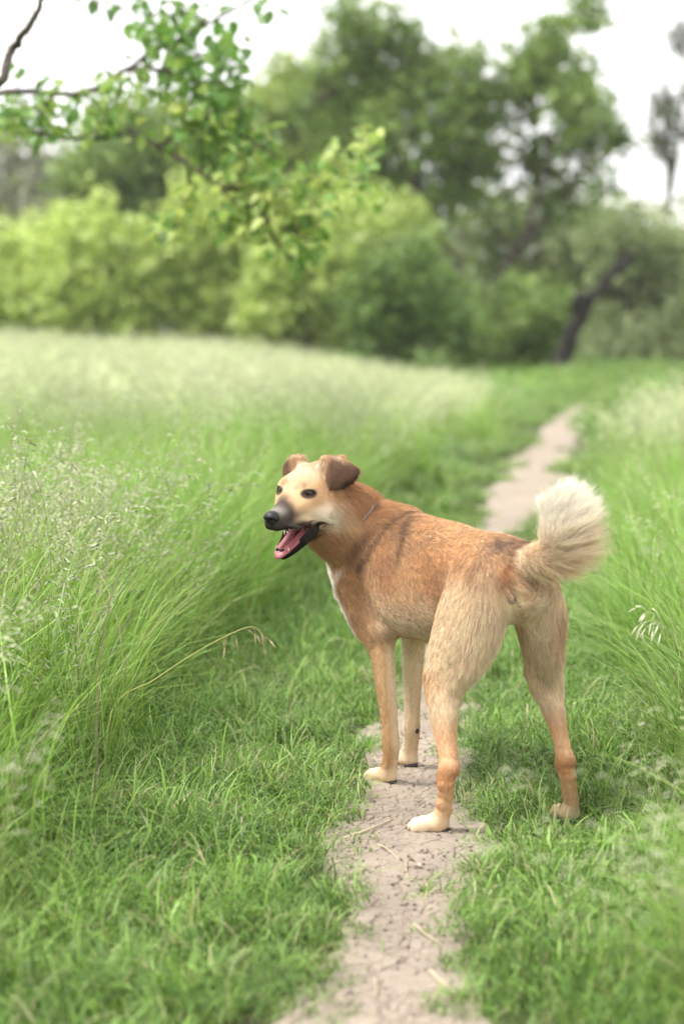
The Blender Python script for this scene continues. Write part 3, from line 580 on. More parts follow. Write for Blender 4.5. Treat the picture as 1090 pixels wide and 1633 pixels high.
FLOW = []                                 # (centre, direction, radius)
def ell(f, c, r, k=.02, A=None, carve=False):
    c = np.asarray(c, float); A = np.eye(3) if A is None else np.asarray(A)
    m = max(r)+k+.012
    sl, X, Y, Z = f.box(c-m, c+m)
    d = ell_d(X, Y, Z, c, A, r)
    (f.smax_neg if carve else f.smin)(sl, d, k)
def chain(f, st, lat=(0, 1, 0), n=24, k=.02, flow=1, flow_dir=None):
    """st rows: x y z r_lateral r_other ; a limb or trunk swept through the stations"""
    n = int(n*2.4); S = spline(st, n); C = S[:, :3]; lat = np.asarray(lat, float)
    T = np.gradient(C, axis=0); L_ = np.linalg.norm(T, axis=1); T = T/L_[:, None]
    m = S[:, 3:].max()+k+.012
    sl, X, Y, Z = f.box(C.min(0)-m, C.max(0)+m)
    d = np.full(f.D[sl].shape, .06, np.float32)
    for i in range(n):
        l = lat-T[i]*(lat@T[i]); l /= np.linalg.norm(l); u = np.cross(T[i], l)
        ra, rb = S[i, 3], S[i, 4]
        rl = max(.7*min(ra, rb), L_[i]*2.2)
        lo = C[i]-max(ra, rb, rl)-.03; hi = C[i]+max(ra, rb, rl)+.03
        s2, x2, y2, z2 = f.box(lo, hi)
        s3 = tuple(slice(max(s2[j].start-sl[j].start, 0), s2[j].stop-sl[j].start) for j in range(3))
        e = ell_d(x2, y2, z2, C[i], (T[i], l, u), (rl, ra, rb))
        sub = d[s3]; e = e[tuple(slice(0, q) for q in sub.shape)]
        d[s3] = np.minimum(sub, e)
        if flow: FLOW.append((C[i], T[i]*flow if flow_dir is None else np.asarray(flow_dir, float), max(ra, rb)))
    f.smin(sl, d, k)
def tri_sheet(f, a, b, c, th, k=.006):
    a, b, c = [np.asarray(q, float) for q in (a, b, c)]
    m = th+k+.012
    sl, X, Y, Z = f.box(np.min([a, b, c], 0)-m, np.max([a, b, c], 0)+m)
    P = np.stack(np.broadcast_arrays(X, Y, Z), -1)
    n = np.cross(b-a, a-c); n /= np.linalg.norm(n)
    def seg(p, q):
        v = q-p; w = P-p; t = np.clip(w@v/(v@v), 0, 1); e = w-t[..., None]*v; return (e*e).sum(-1)
    inside = (np.sign((P-a)@np.cross(b-a, n))+np.sign((P-b)@np.cross(c-b, n))+np.sign((P-c)@np.cross(a-c, n)))
    d2 = np.minimum(np.minimum(seg(a, b), seg(b, c)), seg(c, a))
    pl = ((P-a)@n)**2
    d = np.sqrt(np.where(np.abs(inside) >= 2.5, pl, d2))-th
    f.smin(sl, d.astype(np.float32), k)

def surface_nets(f):
    D = f.D; n = D.shape; s = D < 0
    cnt = np.zeros(tuple(np.array(n)-1), np.int8)
    corners = [(i, j, k) for i in (0, 1) for j in (0, 1) for k in (0, 1)]
    def cs(A, c): return A[c[0]:n[0]-1+c[0], c[1]:n[1]-1+c[1], c[2]:n[2]-1+c[2]]
    for c in corners: cnt += cs(s, c)
    idx = np.argwhere((cnt > 0) & (cnt < 8))
    vid = np.full(cnt.shape, -1, np.int32); vid[tuple(idx.T)] = np.arange(len(idx))
    vals = np.stack([D[idx[:, 0]+c[0], idx[:, 1]+c[1], idx[:, 2]+c[2]] for c in corners], 1)
    acc = np.zeros((len(idx), 3)); num = np.zeros(len(idx))
    for a in range(8):
        for ax in range(3):
            if corners[a][ax]: continue
            cb = list(corners[a]); cb[ax] = 1; b = corners.index(tuple(cb))
            va, vb = vals[:, a], vals[:, b]; cr = (va < 0) != (vb < 0)
            t = np.where(cr, va/np.where(cr, va-vb, 1), 0)
            p = np.tile(np.array(corners[a], float), (len(idx), 1)); p[:, ax] += t
            acc[cr] += p[cr]; num += cr
    V = f.lo+f.h*(idx+acc/num[:, None])
    Fs = []
    for ax in range(3):
        o1, o2 = [(1, 2), (2, 0), (0, 1)][ax]
        a = [slice(None)]*3; b = [slice(None)]*3
        a[ax] = slice(0, n[ax]-1); b[ax] = slice(1, n[ax])
        sa, sb = s[tuple(a)], s[tuple(b)]
        e = np.argwhere(sa != sb); flip = sa[tuple(e.T)]
        ok = (e[:, o1] > 0) & (e[:, o2] > 0) & (e[:, o1] < n[o1]-1) & (e[:, o2] < n[o2]-1)
        e = e[ok]; flip = flip[ok]
        def g(d1, d2):
            q = e.copy(); q[:, o1] += d1; q[:, o2] += d2; return vid[tuple(q.T)]
        quad = np.stack([g(-1, -1), g(0, -1), g(0, 0), g(-1, 0)], 1)
        quad[~flip] = quad[~flip][:, ::-1]; Fs.append(quad)
    return V, np.concatenate(Fs)

GH = 0.0027
fld = Field((-.30, -.24, -.006), (.68, .33, .72), GH)

# trunk: rump -> breast bone (flow is towards the tail)
chain(fld, [(-.088, 0, .468, .040, .046), (-.055, 0, .462, .070, .068), (.0, 0, .460, .078, .084), (.08, 0, .456, .066, .088),
            (.16, .002, .442, .079, .108), (.25, .004, .434, .089, .118), (.33, .008, .430, .091, .126), (.40, .012, .430, .085, .127),
            (.47, .018, .428, .072, .112), (.525, .022, .415, .054, .086), (.558, .026, .408, .036, .056)], n=40, k=.02, flow=-1)
# withers and shoulder blades
for sy in (1, -1):
    chain(fld, [(.385, sy*.026+.006, .522, .018, .034), (.42, sy*.058+.008, .47, .024, .046), (.462, sy*.070+.012, .395, .032, .046)], n=14, k=.03, flow=.6)
    chain(fld, [(.465, sy*.068+.012, .395, .036, .044), (.41, sy*.070+.006, .335, .032, .046), (.372, sy*.066, .305, .026, .036)], n=12, k=.022, flow=.8)
# neck
nk0 = np.array([.43, .012, .475]); occ = hd((-.055, 0, -.012))
chain(fld, [(*nk0, .086, .084), (*(nk0*.62+occ*.38+np.array([.016, .0, -.006])), .070, .070), (*(nk0*.28+occ*.72+np.array([.014, -.002, -.003])), .063, .065), (*occ, .054, .058)], n=18, k=.03, flow=-1)
ell(fld, hd((-.045, .0, -.055)), (.05, .04, .04), .03, HM)              # throat
chain(fld, [(*hd((-.03, 0, -.062)), .036, .034), (.515, .070, .475, .052, .050), (.535, .045, .42, .050, .050), (.52, .03, .36, .05, .045)], n=14, k=.03, flow=1)
# left foreleg, right foreleg
chain(fld, [(.375, .064, .315, .028, .040), (.362, .064, .265, .023, .030), (.352, .061, .20, .0195, .0225), (.344, .057, .13, .0165, .018), (.344, .054, .088, .0175, .019), (.349, .052, .060, .0155, .0165), (.366, .050, .026, .018, .019)], n=34, k=.016)
chain(fld, [(.455, -.056, .315, .028, .040), (.460, -.056, .265, .023, .030), (.464, -.056, .20, .0195, .0225), (.466, -.056, .13, .0165, .018), (.468, -.056, .088, .0175, .019), (.474, -.058, .060, .0155, .0165), (.492, -.062, .026, .018, .019)], n=34, k=.016)
# hind legs: thigh, second thigh, hock, metatarsus
chain(fld, [(-.012, .046, .475, .038, .066), (-.002, .066, .415, .041, .072), (.016, .086, .345, .037, .060), (.028, .098, .285, .033, .048), (.022, .104, .245, .028, .039)], n=26, k=.026)
chain(fld, [(.034, .100, .285, .028, .036), (.014, .110, .235, .0275, .034), (-.012, .120, .19, .0205, .0240), (-.036, .126, .15, .0175, .020), (-.048, .128, .122, .0170, .021)], n=26, k=.014)
chain(fld, [(-.054, .128, .132, .012, .014), (-.050, .128, .112, .0155, .019), (-.042, .131, .075, .0140, .0165), (-.032, .135, .040, .0145, .0165), (-.020, .138, .022, .017, .017)], n=24, k=.010)
chain(fld, [(-.012, -.046, .475, .038, .066), (-.006, -.070, .415, .041, .072), (.002, -.090, .345, .035, .056), (.010, -.102, .285, .030, .044), (.004, -.106, .245, .024, .034)], n=26, k=.026)
chain(fld, [(.016, -.104, .285, .028, .036), (-.006, -.106, .235, .0225, .029), (-.036, -.104, .19, .0165, .0195), (-.062, -.101, .15, .0145, .0165), (-.076, -.100, .122, .0170, .021)], n=26, k=.014)
chain(fld, [(-.082, -.100, .132, .012, .014), (-.078, -.101, .112, .0155, .019), (-.072, -.110, .075, .0140, .0165), (-.064, -.120, .040, .0145, .0165), (-.054, -.126, .022, .017, .017)], n=24, k=.010)
# buttock and seat muscles
for sy in (1, -1):
    chain(fld, [(-.054, sy*.036, .460, .032, .032), (-.058, sy*.050, .400, .030, .030), (-.044, sy*.070, .335, .023, .025), (-.016, sy*.094, .275, .015, .016)], n=16, k=.022)
# paws: pad block and four toes
PAWS = [((.372, .050), (.95, .22), 1.0), ((.498, -.063), (.99, .05), 1.0), ((-.020, .139), (.52, .72), .96), ((-.050, -.126), (.97, -.15), .96)]
for (px, py), dr, sc in PAWS:
    dv = np.array([*dr, 0]); dv /= np.linalg.norm(dv); sd = np.array([-dv[1], dv[0], 0]); c0 = np.array([px, py, 0])
    A = np.stack([dv, sd, [0, 0, 1.]])
    ell(fld, c0+dv*.006+[0, 0, .017], (.028*sc, .021*sc, .0165), .012, A)
    for j, (a, ln) in enumerate(((-1.5, .026), (-.5, .034), (.5, .034), (1.5, .026))):
        q = c0+dv*(ln*sc+.002)+sd*a*.0122*sc
        ell(fld, q+[0, 0, .0155], (.0180*sc, .0068*sc, .0130), .003, A)
        ell(fld, q+dv*.012*sc+[0, 0, .0105], (.0105*sc, .0064*sc, .0098), .0025, A)
    FLOW.append((c0+dv*.02+[0, 0, .015], dv, .02))
# tail core: out of the croup, sweeping to the right and up
TAIL = spline(np.array([(-.078, 0, .508), (-.118, -.004, .512), (-.150, -.016, .530), (-.161, -.014, .554), (-.160, -.014, .584), (-.152, -.012, .610)]), 40)
chain(fld, [(*p, r, r) for p, r in zip(TAIL[::5], (.030, .024, .020, .017, .015, .013, .011, .009))], n=26, k=.016)
# ---- head
ell(fld, hd((-.022, 0, .012)), (.066, .050, .049), .016, HM)          # cranium
ell(fld, hd((.014, 0, .018)), (.040, .038, .036), .014, HM)           # forehead
for sy in (1, -1):
    ell(fld, hd((.026, sy*.026, .024)), (.022, .015, .013), .020, HM)   # brow
    ell(fld, hd((-.004, sy*.037, -.022)), (.044, .022, .032), .018, HM)  # cheek
    ell(fld, hd((.034, sy*.030, -.006)), (.034, .014, .016), .020, HM)  # cheek bone under the eye
ell(fld, hd((.050, 0, -.002)), (.042, .021, .020), .020, HM)           # bridge of the nose
chain(fld, [(*hd((.015, 0, -.012)), .040, .034), (*hd((.045, 0, -.016)), .0325, .0285), (*hd((.075, 0, -.0205)), .0275, .0252), (*hd((.103, 0, -.0245)), .0248, .0232), (*hd((.118, 0, -.0265)), .0222, .0208)], lat=HL, n=22, k=.016, flow=-1)
for sy in (1, -1):                                                     # upper lips
    chain(fld, [(*hd((.024, sy*.030, -.036)), .006, .010), (*hd((.06, sy*.0235, -.039)), .006, .011), (*hd((.095, sy*.0185, -.040)), .006, .009), (*hd((.122, sy*.010, -.039)), .006, .006)], lat=HL, n=14, k=.010, flow=-1)
# mouth: carve the gap, then add the lower jaw, hanging open
def wedge(p0, p1, r0, r1, k):
    for t in np.linspace(0, 1, 9):
        p = np.asarray(p0)*(1-t)+np.asarray(p1)*t
        ell(fld, hd(p), (.014, (r0[0]*(1-t)+r1[0]*t), (r0[1]*(1-t)+r1[1]*t)), k, HM, carve=True)
wedge((.030, 0, -.058), (.14, 0, -.064), (.025, .009), (.034, .019), .004)
jaw = [(-.012, 0, -.058), (.022, 0, -.072), (.055, 0, -.088), (.082, 0, -.099), (.100, 0, -.104)]
jr = [(.034, .018), (.029, .0135), (.0215, .0105), (.0175, .0090), (.0125, .0075)]
chain(fld, [(*hd(p), *r) for p, r in zip(jaw, jr)], lat=HL, n=20, k=.008, flow=-1)
for sy in (1, -1):                                                     # lower lips, joined to the upper at the corner
    chain(fld, [(*hd((.014, sy*.034, -.048)), .007, .012), (*hd((.034, sy*.0305, -.066)), .007, .0125), (*hd((.062, sy*.0225, -.084)), .0058, .0105), (*hd((.090, sy*.0150, -.094)), .005, .007), (*hd((.104, sy*.006, -.098)), .005, .005)], lat=HL, n=18, k=.006, flow=-1)
for sy in (1, -1):
    ell(fld, hd((.026, sy*.038, .010)), (.022, .012, .022), .016, HM)
# eye sockets
for sy in (1, -1):
    ell(fld, hd((.046, sy*.0385, .0175)), (.0095, .0085, .0054), .004, HM, carve=True)
EARS = []
# ears: a rising base and a folded flap
for sy in (1, -1):
    q = lambda x, y, z: hd((x, sy*y, z))
    A0, A1 = q(-.018, .024, .052), q(-.056, .050, .034)                  # root
    tri_sheet(fld, A0, A1, q(-.038, .050, .066), .007, .012)
    # flap: a curved sheet, folded over at the top, round-cornered
    us, vs = np.linspace(0, 1, 9), np.linspace(0, 1, 7)
    def flap(u, v):
        top = np.array([-.018, .028, .074])*(1-u)**2 + 2*u*(1-u)*np.array([-.036, .058, .080 if sy > 0 else .068]) + u*u*np.array([-.056, .073, .043])
        if sy < 0: top[2] -= .006
        K = np.array([(-.012, .035, .052), (.000, .052, .020), (-.018, .068, .018), (-.042, .078, .027), (-.058, .078, .037)])
        t = u*4; i0 = min(int(t), 3); bot = K[i0]*(1-t+i0)+K[i0+1]*(t-i0)
        sag = np.array([.002, .011, .012])*math.sin(math.pi*v)*(1-.3*u)
        return q(*(top*(1-v)+bot*v+sag))
    G = [[flap(u, v) for v in vs] for u in us]
    for a in range(8):
        for b in range(6):
            tri_sheet(fld, G[a][b], G[a+1][b], G[a+1][b+1], .0034, .004); tri_sheet(fld, G[a][b], G[a+1][b+1], G[a][b+1], .0034, .004)
    tri_sheet(fld, A0, G[0][0], G[4][0], .0055, .010); tri_sheet(fld, A0, A1, G[4][0], .0055, .010); tri_sheet(fld, A1, G[8][0], G[4][0], .0055, .010)
    EARS.append((np.array([[G[a][b] for b in range(7)] for a in range(9)]), sy))
    B1 = G[4][0]; T1 = G[2][6]; T2 = G[6][6]
    FLOW.append(((B1+T1)/2, (T1-B1)/np.linalg.norm(T1-B1), .02))
    FLOW.append(((B1+T2)/2, (T2-B1)/np.linalg.norm(T2-B1), .02))

DV, DF = surface_nets(fld)
del fld.D
# keep the largest connected body is implied; relax the net a little
def relax(V, F, it, lam=.5):
    e = np.concatenate([F[:, [0, 1]], F[:, [1, 2]], F[:, [2, 3]], F[:, [3, 0]]])
    for _ in range(it):
        acc = np.zeros_like(V); n = np.zeros(len(V))
        for a in range(3): acc[:, a] = np.bincount(e[:, 0], V[e[:, 1], a], len(V))+np.bincount(e[:, 1], V[e[:, 0], a], len(V))
        n = np.bincount(e[:, 0], minlength=len(V))+np.bincount(e[:, 1], minlength=len(V))
        V = V*(1-lam)+lam*acc/n[:, None]
    return V
_ep = np.concatenate([g.reshape(-1, 3) for g, _ in EARS])
def ear_near(p, dmax=.012):
    out = np.zeros(len(p), bool); hh = np.linalg.norm(p-HC, axis=1) < .16; ii = np.where(hh)[0]
    for s0 in range(0, len(ii), 20000):
        j = ii[s0:s0+20000]; out[j] = np.linalg.norm(p[j][:, None]-_ep[None], axis=2).min(1) < dmax
    return out
DV = relax(DV, DF, 3)
_en = ear_near(DV); _hk = (DV[:, 2] < .15) & (DV[:, 2] > .045); _sm = relax(DV, DF, 7); DV = np.where((_en | _hk)[:, None], _sm, DV)
# ---- coat: colours, hair direction and hair length, all in the dog's own space
def face_normals(V, F):
    n = np.cross(V[F[:, 2]]-V[F[:, 0]], V[F[:, 3]]-V[F[:, 1]]); a = np.linalg.norm(n, axis=1)
    return n/(a[:, None]+1e-12), a*.5
DFN, DFA = face_normals(DV, DF)
DVN = np.zeros_like(DV)
for k in range(4):
    for a in range(3): DVN[:, a] += np.bincount(DF[:, k], DFN[:, a]*DFA, len(DV))
DVN /= np.linalg.norm(DVN, axis=1)[:, None]+1e-12

_rg = np.random.default_rng(3)
_lat3 = _rg.random((17, 17, 17))
def n3(p, s):
    q = np.asarray(p)*s; i = np.floor(q).astype(int); f = q-i; f = f*f*(3-2*f); r = 0
    for a in (0, 1):
        for b in (0, 1):
            for c in (0, 1):
                w = (f[:, 0] if a else 1-f[:, 0])*(f[:, 1] if b else 1-f[:, 1])*(f[:, 2] if c else 1-f[:, 2])
                r = r+w*_lat3[(i[:, 0]+a) % 17, (i[:, 1]+b) % 17, (i[:, 2]+c) % 17]
    return r
def pdist(p, poly):
    """distance to a polyline"""
    best = np.full(len(p), 9.)
    poly = np.asarray(poly, float)
    for a, b in zip(poly[:-1], poly[1:]):
        v = b-a; t = np.clip((p-a)@v/(v@v), 0, 1); best = np.minimum(best, np.linalg.norm(p-a-t[:, None]*v, axis=1))
    return best
def blob(p, c, r): return np.exp(-(((p-np.asarray(c))/np.asarray(r))**2).sum(1))
G_ = np.array
C_GING, C_TAN, C_CREAM, C_WHITE = G_([.51, .295, .150]), G_([.62, .405, .225]), G_([.77, .61, .43]), G_([.85, .79, .69])
C_RUST, C_BROWN, C_SABLE, C_BLACK, C_GREY = G_([.34, .125, .045]), G_([.115, .066, .046]), G_([.20, .125, .09]), G_([.012, .010, .010]), G_([.042, .036, .034])
def mixc(c, t, col): return c*(1-t[:, None])+col*t[:, None]

def regions(p):
    h = (p-HC)@HM.T
    r = {}
    r['h'] = h
    r['head'] = sstep(.150, .105, np.linalg.norm((h-[.02, 0, -.01])*[.85, 1.15, 1], axis=1))*sstep(-.075, -.045, h[:, 0])
    r['head'] = np.maximum(r['head'], sstep(.02, .04, h[:, 0])*sstep(.05, .04, np.abs(h[:, 1]))*sstep(-.14, -.125, h[:, 2])*(h[:, 0] < .2))
    r['tail'] = sstep(.040, .026, np.min(np.linalg.norm(p[:, None, :]-TAIL[None, 3::3, :], axis=2), axis=1))*sstep(-.085, -.105, p[:, 0])*sstep(.47, .50, p[:, 2])
    r['ear'] = np.zeros(len(p)); r['eu'] = np.zeros(len(p)); r['ev'] = np.zeros(len(p))
    ii = np.where(np.linalg.norm(h, axis=1) < .14)[0]
    ga = []
    for g, _ in EARS:
        for a in np.linspace(0, 7.999, 23):
            i_ = int(a); row = g[i_]*(1-a+i_)+g[i_+1]*(a-i_)
            for b in np.linspace(0, 5.999, 17): j_ = int(b); ga.append((*(row[j_]*(1-b+j_)+row[j_+1]*(b-j_)), a/8, b/6))
    ga = np.array(ga); gp, gu, gv = ga[:, :3], ga[:, 3], ga[:, 4]
    for s0 in range(0, len(ii), 6000):
        q_ = ii[s0:s0+6000]; e_ = (p[q_]-HC).astype(np.float32); f_ = (gp-HC).astype(np.float32); dd = np.sqrt(np.maximum((e_*e_).sum(1)[:, None]+(f_*f_).sum(1)[None]-2*e_@f_.T, 0)); a_ = dd.argmin(1)
        r['ear'][q_] = sstep(.0075, .0055, dd.min(1)); r['eu'][q_] = gu[a_]; r['ev'][q_] = gv[a_]
    r['hind'] = sstep(.12, .05, p[:, 0])*sstep(.50, .42, p[:, 2])
    r['fore'] = sstep(.25, .30, p[:, 0])*sstep(.34, .28, p[:, 2])
    return r
def snap(poly, n=9):
    q = spline(poly, n); return np.array([DV[np.argmin(((DV-k)**2).sum(1))] for k in q])
VENT = snap([(-.107, .034, .440), (-.106, .034, .438)], 2)[0]
FOLD_MARKS = [(snap([(.375, -.03, .560), (.362, -.008, .557), (.345, .033, .552), (.349, .061, .535), (.356, .081, .509), (.376, .098, .474), (.40, .108, .45)]), .0105, .80),
         (snap([(.313, .033, .55), (.285, .059, .530), (.262, .076, .504), (.252, .087, .476)]), .0115, .62), (snap([(.30, .05, .54), (.275, .075, .515), (.268, .085, .48)]), .024, .34),
         (snap([(.400, .098, .512), (.418, .110, .494), (.455, .121, .480)]), .013, .92), (snap([(.39, .094, .525), (.41, .105, .50), (.43, .112, .475)]), .022, .45),
         (snap([(.36, .03, .55), (.37, .07, .525)]), .022, .30)]  # dark hair bands plus painted shade of the shoulder and neck folds
def coat(p, nrm):
    R = regions(p); h = R['h']; x, y, z = p.T; m1 = n3(p, 18.); m2 = n3(p+3.1, 55.); m3 = n3(p+7.7, 9.)
    c = np.tile(C_GING, (len(p), 1))*(.86+.3*m1)[:, None]
    c = mixc(c, .35*sstep(.35, .75, m3), C_TAN)
    c = mixc(c, .45*blob(p, (.12, .08, .45), (.07, .06, .06)), C_RUST)
    c = mixc(c, .45*blob(p, (.30, .09, .44), (.05, .06, .07)), C_RUST)
    c = mixc(c, .30*sstep(.50, .78, n3(p+1.7, 26.)), C_SABLE*1.35)
    # loins pale gold, belly and underline cream
    c = mixc(c, .7*sstep(.50, .55, z)*sstep(.26, .14, x)*sstep(-.06, .02, x), C_TAN)
    low = sstep(.44, .335, z+.04*(m1-.5)); c = mixc(c, low*.9*sstep(.40, .30, x), C_CREAM)
    # hindquarters: gold, cream behind
    hq = R['hind']; c = mixc(c, hq*.85, C_TAN*1.08); c = mixc(c, hq*sstep(.30, .60, m1*.5+m3*.5+.25*sstep(.0, -.06, x)+.1), C_CREAM)
    c = mixc(c, hq*.65*sstep(.03, -.06, x), C_CREAM*1.12)
    c = mixc(c, hq*(y < -.03)*.45, C_CREAM*.98)
    c = mixc(c, .55*blob(p, (-.08, -.10, .385), (.05, .035, .05)), C_RUST*1.2)
    # lower hind legs: warm tan, rusty hocks
    lh = sstep(.235, .18, z)*sstep(.10, .05, x); c = mixc(c, lh*.75, C_TAN*G_([.98, .86, .78])); c = mixc(c, lh*.5*np.exp(-((z-.115)/.022)**2), C_RUST*1.5)
    # forelegs: tan outside, cream behind and inside
    fl = R['fore']; c = mixc(c, fl*.8, C_TAN*G_([.95, .88, .82])); inner = fl*np.clip(-nrm[:, 1]*np.sign(y)*.9-nrm[:, 0]*.6, 0, 1); c = mixc(c, np.clip(inner*1.3, 0, .9), C_CREAM*1.08)
    c = mixc(c, fl*(y < 0)*.55, C_CREAM)
    # breast: a white front
    fr = sstep(.10, .45, nrm[:, 0]*.85+nrm[:, 1]*.30-.1)*sstep(.38, .43, x)*sstep(.50, .43, z); c = mixc(c, fr*.95*(1-R['head']), C_WHITE)
    # paws
    paw = np.zeros(len(p))
    for (px, py), dr, sc in PAWS[:3]: paw = np.maximum(paw, sstep(.034, .012, np.hypot(x-px-dr[0]*.034, y-py-dr[1]*.034)))
    c = mixc(c, sstep(.042, .028, z)*paw*.8, C_WHITE*.97); c = mixc(c, .5*sstep(.05, .03, z), C_CREAM)
    # neck ruff: ginger, dark-tipped bands below the collar, with shoulder-fold shade painted in
    nd = np.clip(1.5*blob(p, (.45, .09, .53), (.085, .075, .085)), 0, 1); c = mixc(c, nd*.85*(1-R['head']), C_GING*G_([.88, .80, .74]))
    for poly, wd, s in FOLD_MARKS:
        d = pdist(p, poly); c = mixc(c, s*np.exp(-(d/wd)**2)*(.60+.55*m2)*(1-R['head']), C_BROWN*.85)
    # croup: grizzled sable saddle, rusty edge round the tail root
    cr = blob(p, (-.055, .01, .535), (.055, .045, .04)); c = mixc(c, np.clip(cr*1.2, 0, .92)*(.45+.75*m2), C_SABLE)
    d = pdist(p, [(-.088, -.03, .51), (-.098, .0, .528), (-.104, .02, .512), (-.092, .040, .495), (-.095, .052, .470)]); c = mixc(c, .7*np.exp(-(d/.010)**2), C_RUST)
    # tail
    c = mixc(c, R['tail']*.9, C_CREAM*1.08); c = mixc(c, R['tail']*sstep(.53, .60, z), C_WHITE)
    d = np.linalg.norm((p-VENT)*[1, 1.3, .9], axis=1); c = mixc(c, sstep(.015, .008, d), C_BLACK)
    # ---- head
    H = R['head']; hx, hy, hz = h.T; ay = np.abs(hy)
    hc = np.tile(C_TAN*1.05, (len(p), 1))
    hc = mixc(hc, .9*sstep(.030, .05, hz)*sstep(.045, .0, hx), C_CREAM*.86)                     # forehead
    hc = mixc(hc, .9*blob(h, (.02, 0, .05), (.04, .035, .03)), C_CREAM*.86)
    hc = mixc(hc, sstep(-.002, -.020, hz)*sstep(.085, .06, hx)*.95, C_CREAM*1.12); hc = mixc(hc, .8*np.maximum(blob(h, (.012, .048, -.034), (.034, .024, .024)), blob(h, (.012, -.048, -.034), (.034, .024, .024))), C_WHITE*1.04)                # cheeks
    hc = mixc(hc, .75*sstep(.0, -.03, hx)*sstep(.05, .02, hz)*sstep(.024, .034, ay), C_TAN)
    hc = mixc(hc, .8*blob(h, (.068, 0, .004), (.018, .018, .022)), C_TAN*.92)
    hc = mixc(hc, .92*np.maximum(sstep(-.026, -.046, hx), sstep(-.060, -.074, hz)*sstep(.034, .02, hx)), C_GING*G_([.92, .85, .80]))
    mz = sstep(.068, .100, hx+.30*(hz+.02)+.022*(m2-.5)); hc = mixc(hc, .5*sstep(.05, .08, hx)*sstep(.0, -.02, hz), C_GREY*1.6); hc = mixc(hc, mz*.94, C_GREY*.9)
    hc = mixc(hc, .8*sstep(-.028, -.040, hz)*sstep(.045, .065, hx), C_GREY*.8)
    hc = mixc(hc, .30*mz*blob(h, (.112, 0, -.006), (.014, .03, .010)), C_WHITE*.7)
    lip = sstep(.0150, .008, pdist(h*G_([1, 1, 1]), [(.014, .034, -.046), (.030, .031, -.058)]))
    lipm = np.maximum(lip, sstep(.0125, .006, pdist(h*G_([1, -1, 1]), [(.014, .034, -.046), (.030, .031, -.058)])))
    jawm = sstep(.0, .006, -.046-.62*(np.clip(hx, .012, 1)-.012)*.72-hz)*sstep(.010, .020, hx)*sstep(.036, .030, ay)
    lowj = sstep(.016, .026, hx)*sstep(-.048, -.055, hz); lowj = np.maximum(lowj, lipm)
    hc = mixc(hc, lowj*.98, C_BLACK*.7)
    ml = sstep(.0085, .0045, np.abs(hz+.046+.0*hx))*sstep(.030, .040, hx); hc = mixc(hc, ml*.8, C_BLACK*1.5)
    for sy in (1, -1):
        e = np.stack([hx-.047, (hy-sy*.0355), hz-.017], 1)
        hc = mixc(hc, .95*sstep(.0165, .011, np.linalg.norm(e*[.8, .8, 1.35], axis=1)), C_BLACK*1.4)
        hc = mixc(hc, .5*blob(h, (.048, sy*.026, .033), (.008, .006, .0055)), C_BROWN*.9)
    ear = R['ear']; eu, ev = R['eu'], R['ev']; inside = np.zeros(len(p))
    hc = mixc(hc, ear, C_BROWN*1.6); hc = mixc(hc, ear*.45*sstep(.35, .75, m1), C_SABLE*1.15)
    hc = mixc(hc, ear*.75*sstep(.30, .05, ev+.25*(m2-.5)), C_TAN*.8)
    hc = mixc(hc, ear*.65*sstep(.16, .02, eu), C_TAN*.9)
    hc = mixc(hc, ear*.85*sstep(.75, .95, ev)*sstep(.35, .6, eu), C_BLACK*2)
    H = np.maximum(H, ear)
    c = c*(1-H[:, None])+hc*H[:, None]
    return np.clip(c, .004, .92), R
COATV, RV = coat(DV, DVN)

def flow_dir(p, nrm):
    FL = FLOW[::5]+FLOW[-8:]; C = np.array([f[0] for f in FL], np.float32); T = np.array([f[1] for f in FL], np.float32); r = np.array([f[2] for f in FL], np.float32)
    out = np.zeros_like(p)
    for s in range(0, len(p), 20000):
        q = p[s:s+20000].astype(np.float32); d = np.sqrt(np.maximum((q*q).sum(1)[:, None]+(C*C).sum(1)[None]-2*q@C.T, 0))/r[None]
        w = np.exp(-2.2*(d-d.min(1)[:, None])*2.0); out[s:s+20000] = w@T
    out /= np.linalg.norm(out, axis=1)[:, None]+1e-9
    down = np.zeros_like(p); down[:, 2] = -1
    trunk = sstep(.30, .38, p[:, 2])*sstep(.56, .48, p[:, 2])
    out = out+down*(.55*trunk)[:, None]
    out -= nrm*(out*nrm).sum(1)[:, None]
    return out/(np.linalg.norm(out, axis=1)[:, None]+1e-9)
def hair_len(p, R, nrm):
    h = R['h']; x, y, z = p.T
    L = .013+.003*n3(p, 12.)
    L = L+.018*blob(p, (.44, .085, .54), (.09, .08, .09))+.014*blob(p, (.435, .078, .575), (.03, .03, .03))                           # ruff
    L = L+.022*sstep(-.01, -.07, x)*sstep(.50, .44, z)*sstep(.20, .28, z)             # trousers
    L = L+.008*sstep(.38, .31, z)*sstep(.08, .14, x)*sstep(.40, .34, x)               # belly
    leg = np.maximum(sstep(.24, .16, z), R['fore']); L = L*(1-leg)+leg*.0075
    L = L*(1-sstep(.05, .03, z))+.0024*sstep(.05, .03, z)
    hl = .0065+.010*sstep(.02, -.04, h[:, 0]); hl = hl-.0030*sstep(.06, .09, h[:, 0]); hl = hl+.004*R['ear']*0
    L = L*(1-R['head'])+hl*R['head']
    lowj = R['head']*sstep(.022, .034, h[:, 0])*sstep(-.050, -.056, h[:, 2]); L = L*(1-.9*lowj)
    L = L*(1-R['ear'])+.0075*R['ear']
    return L

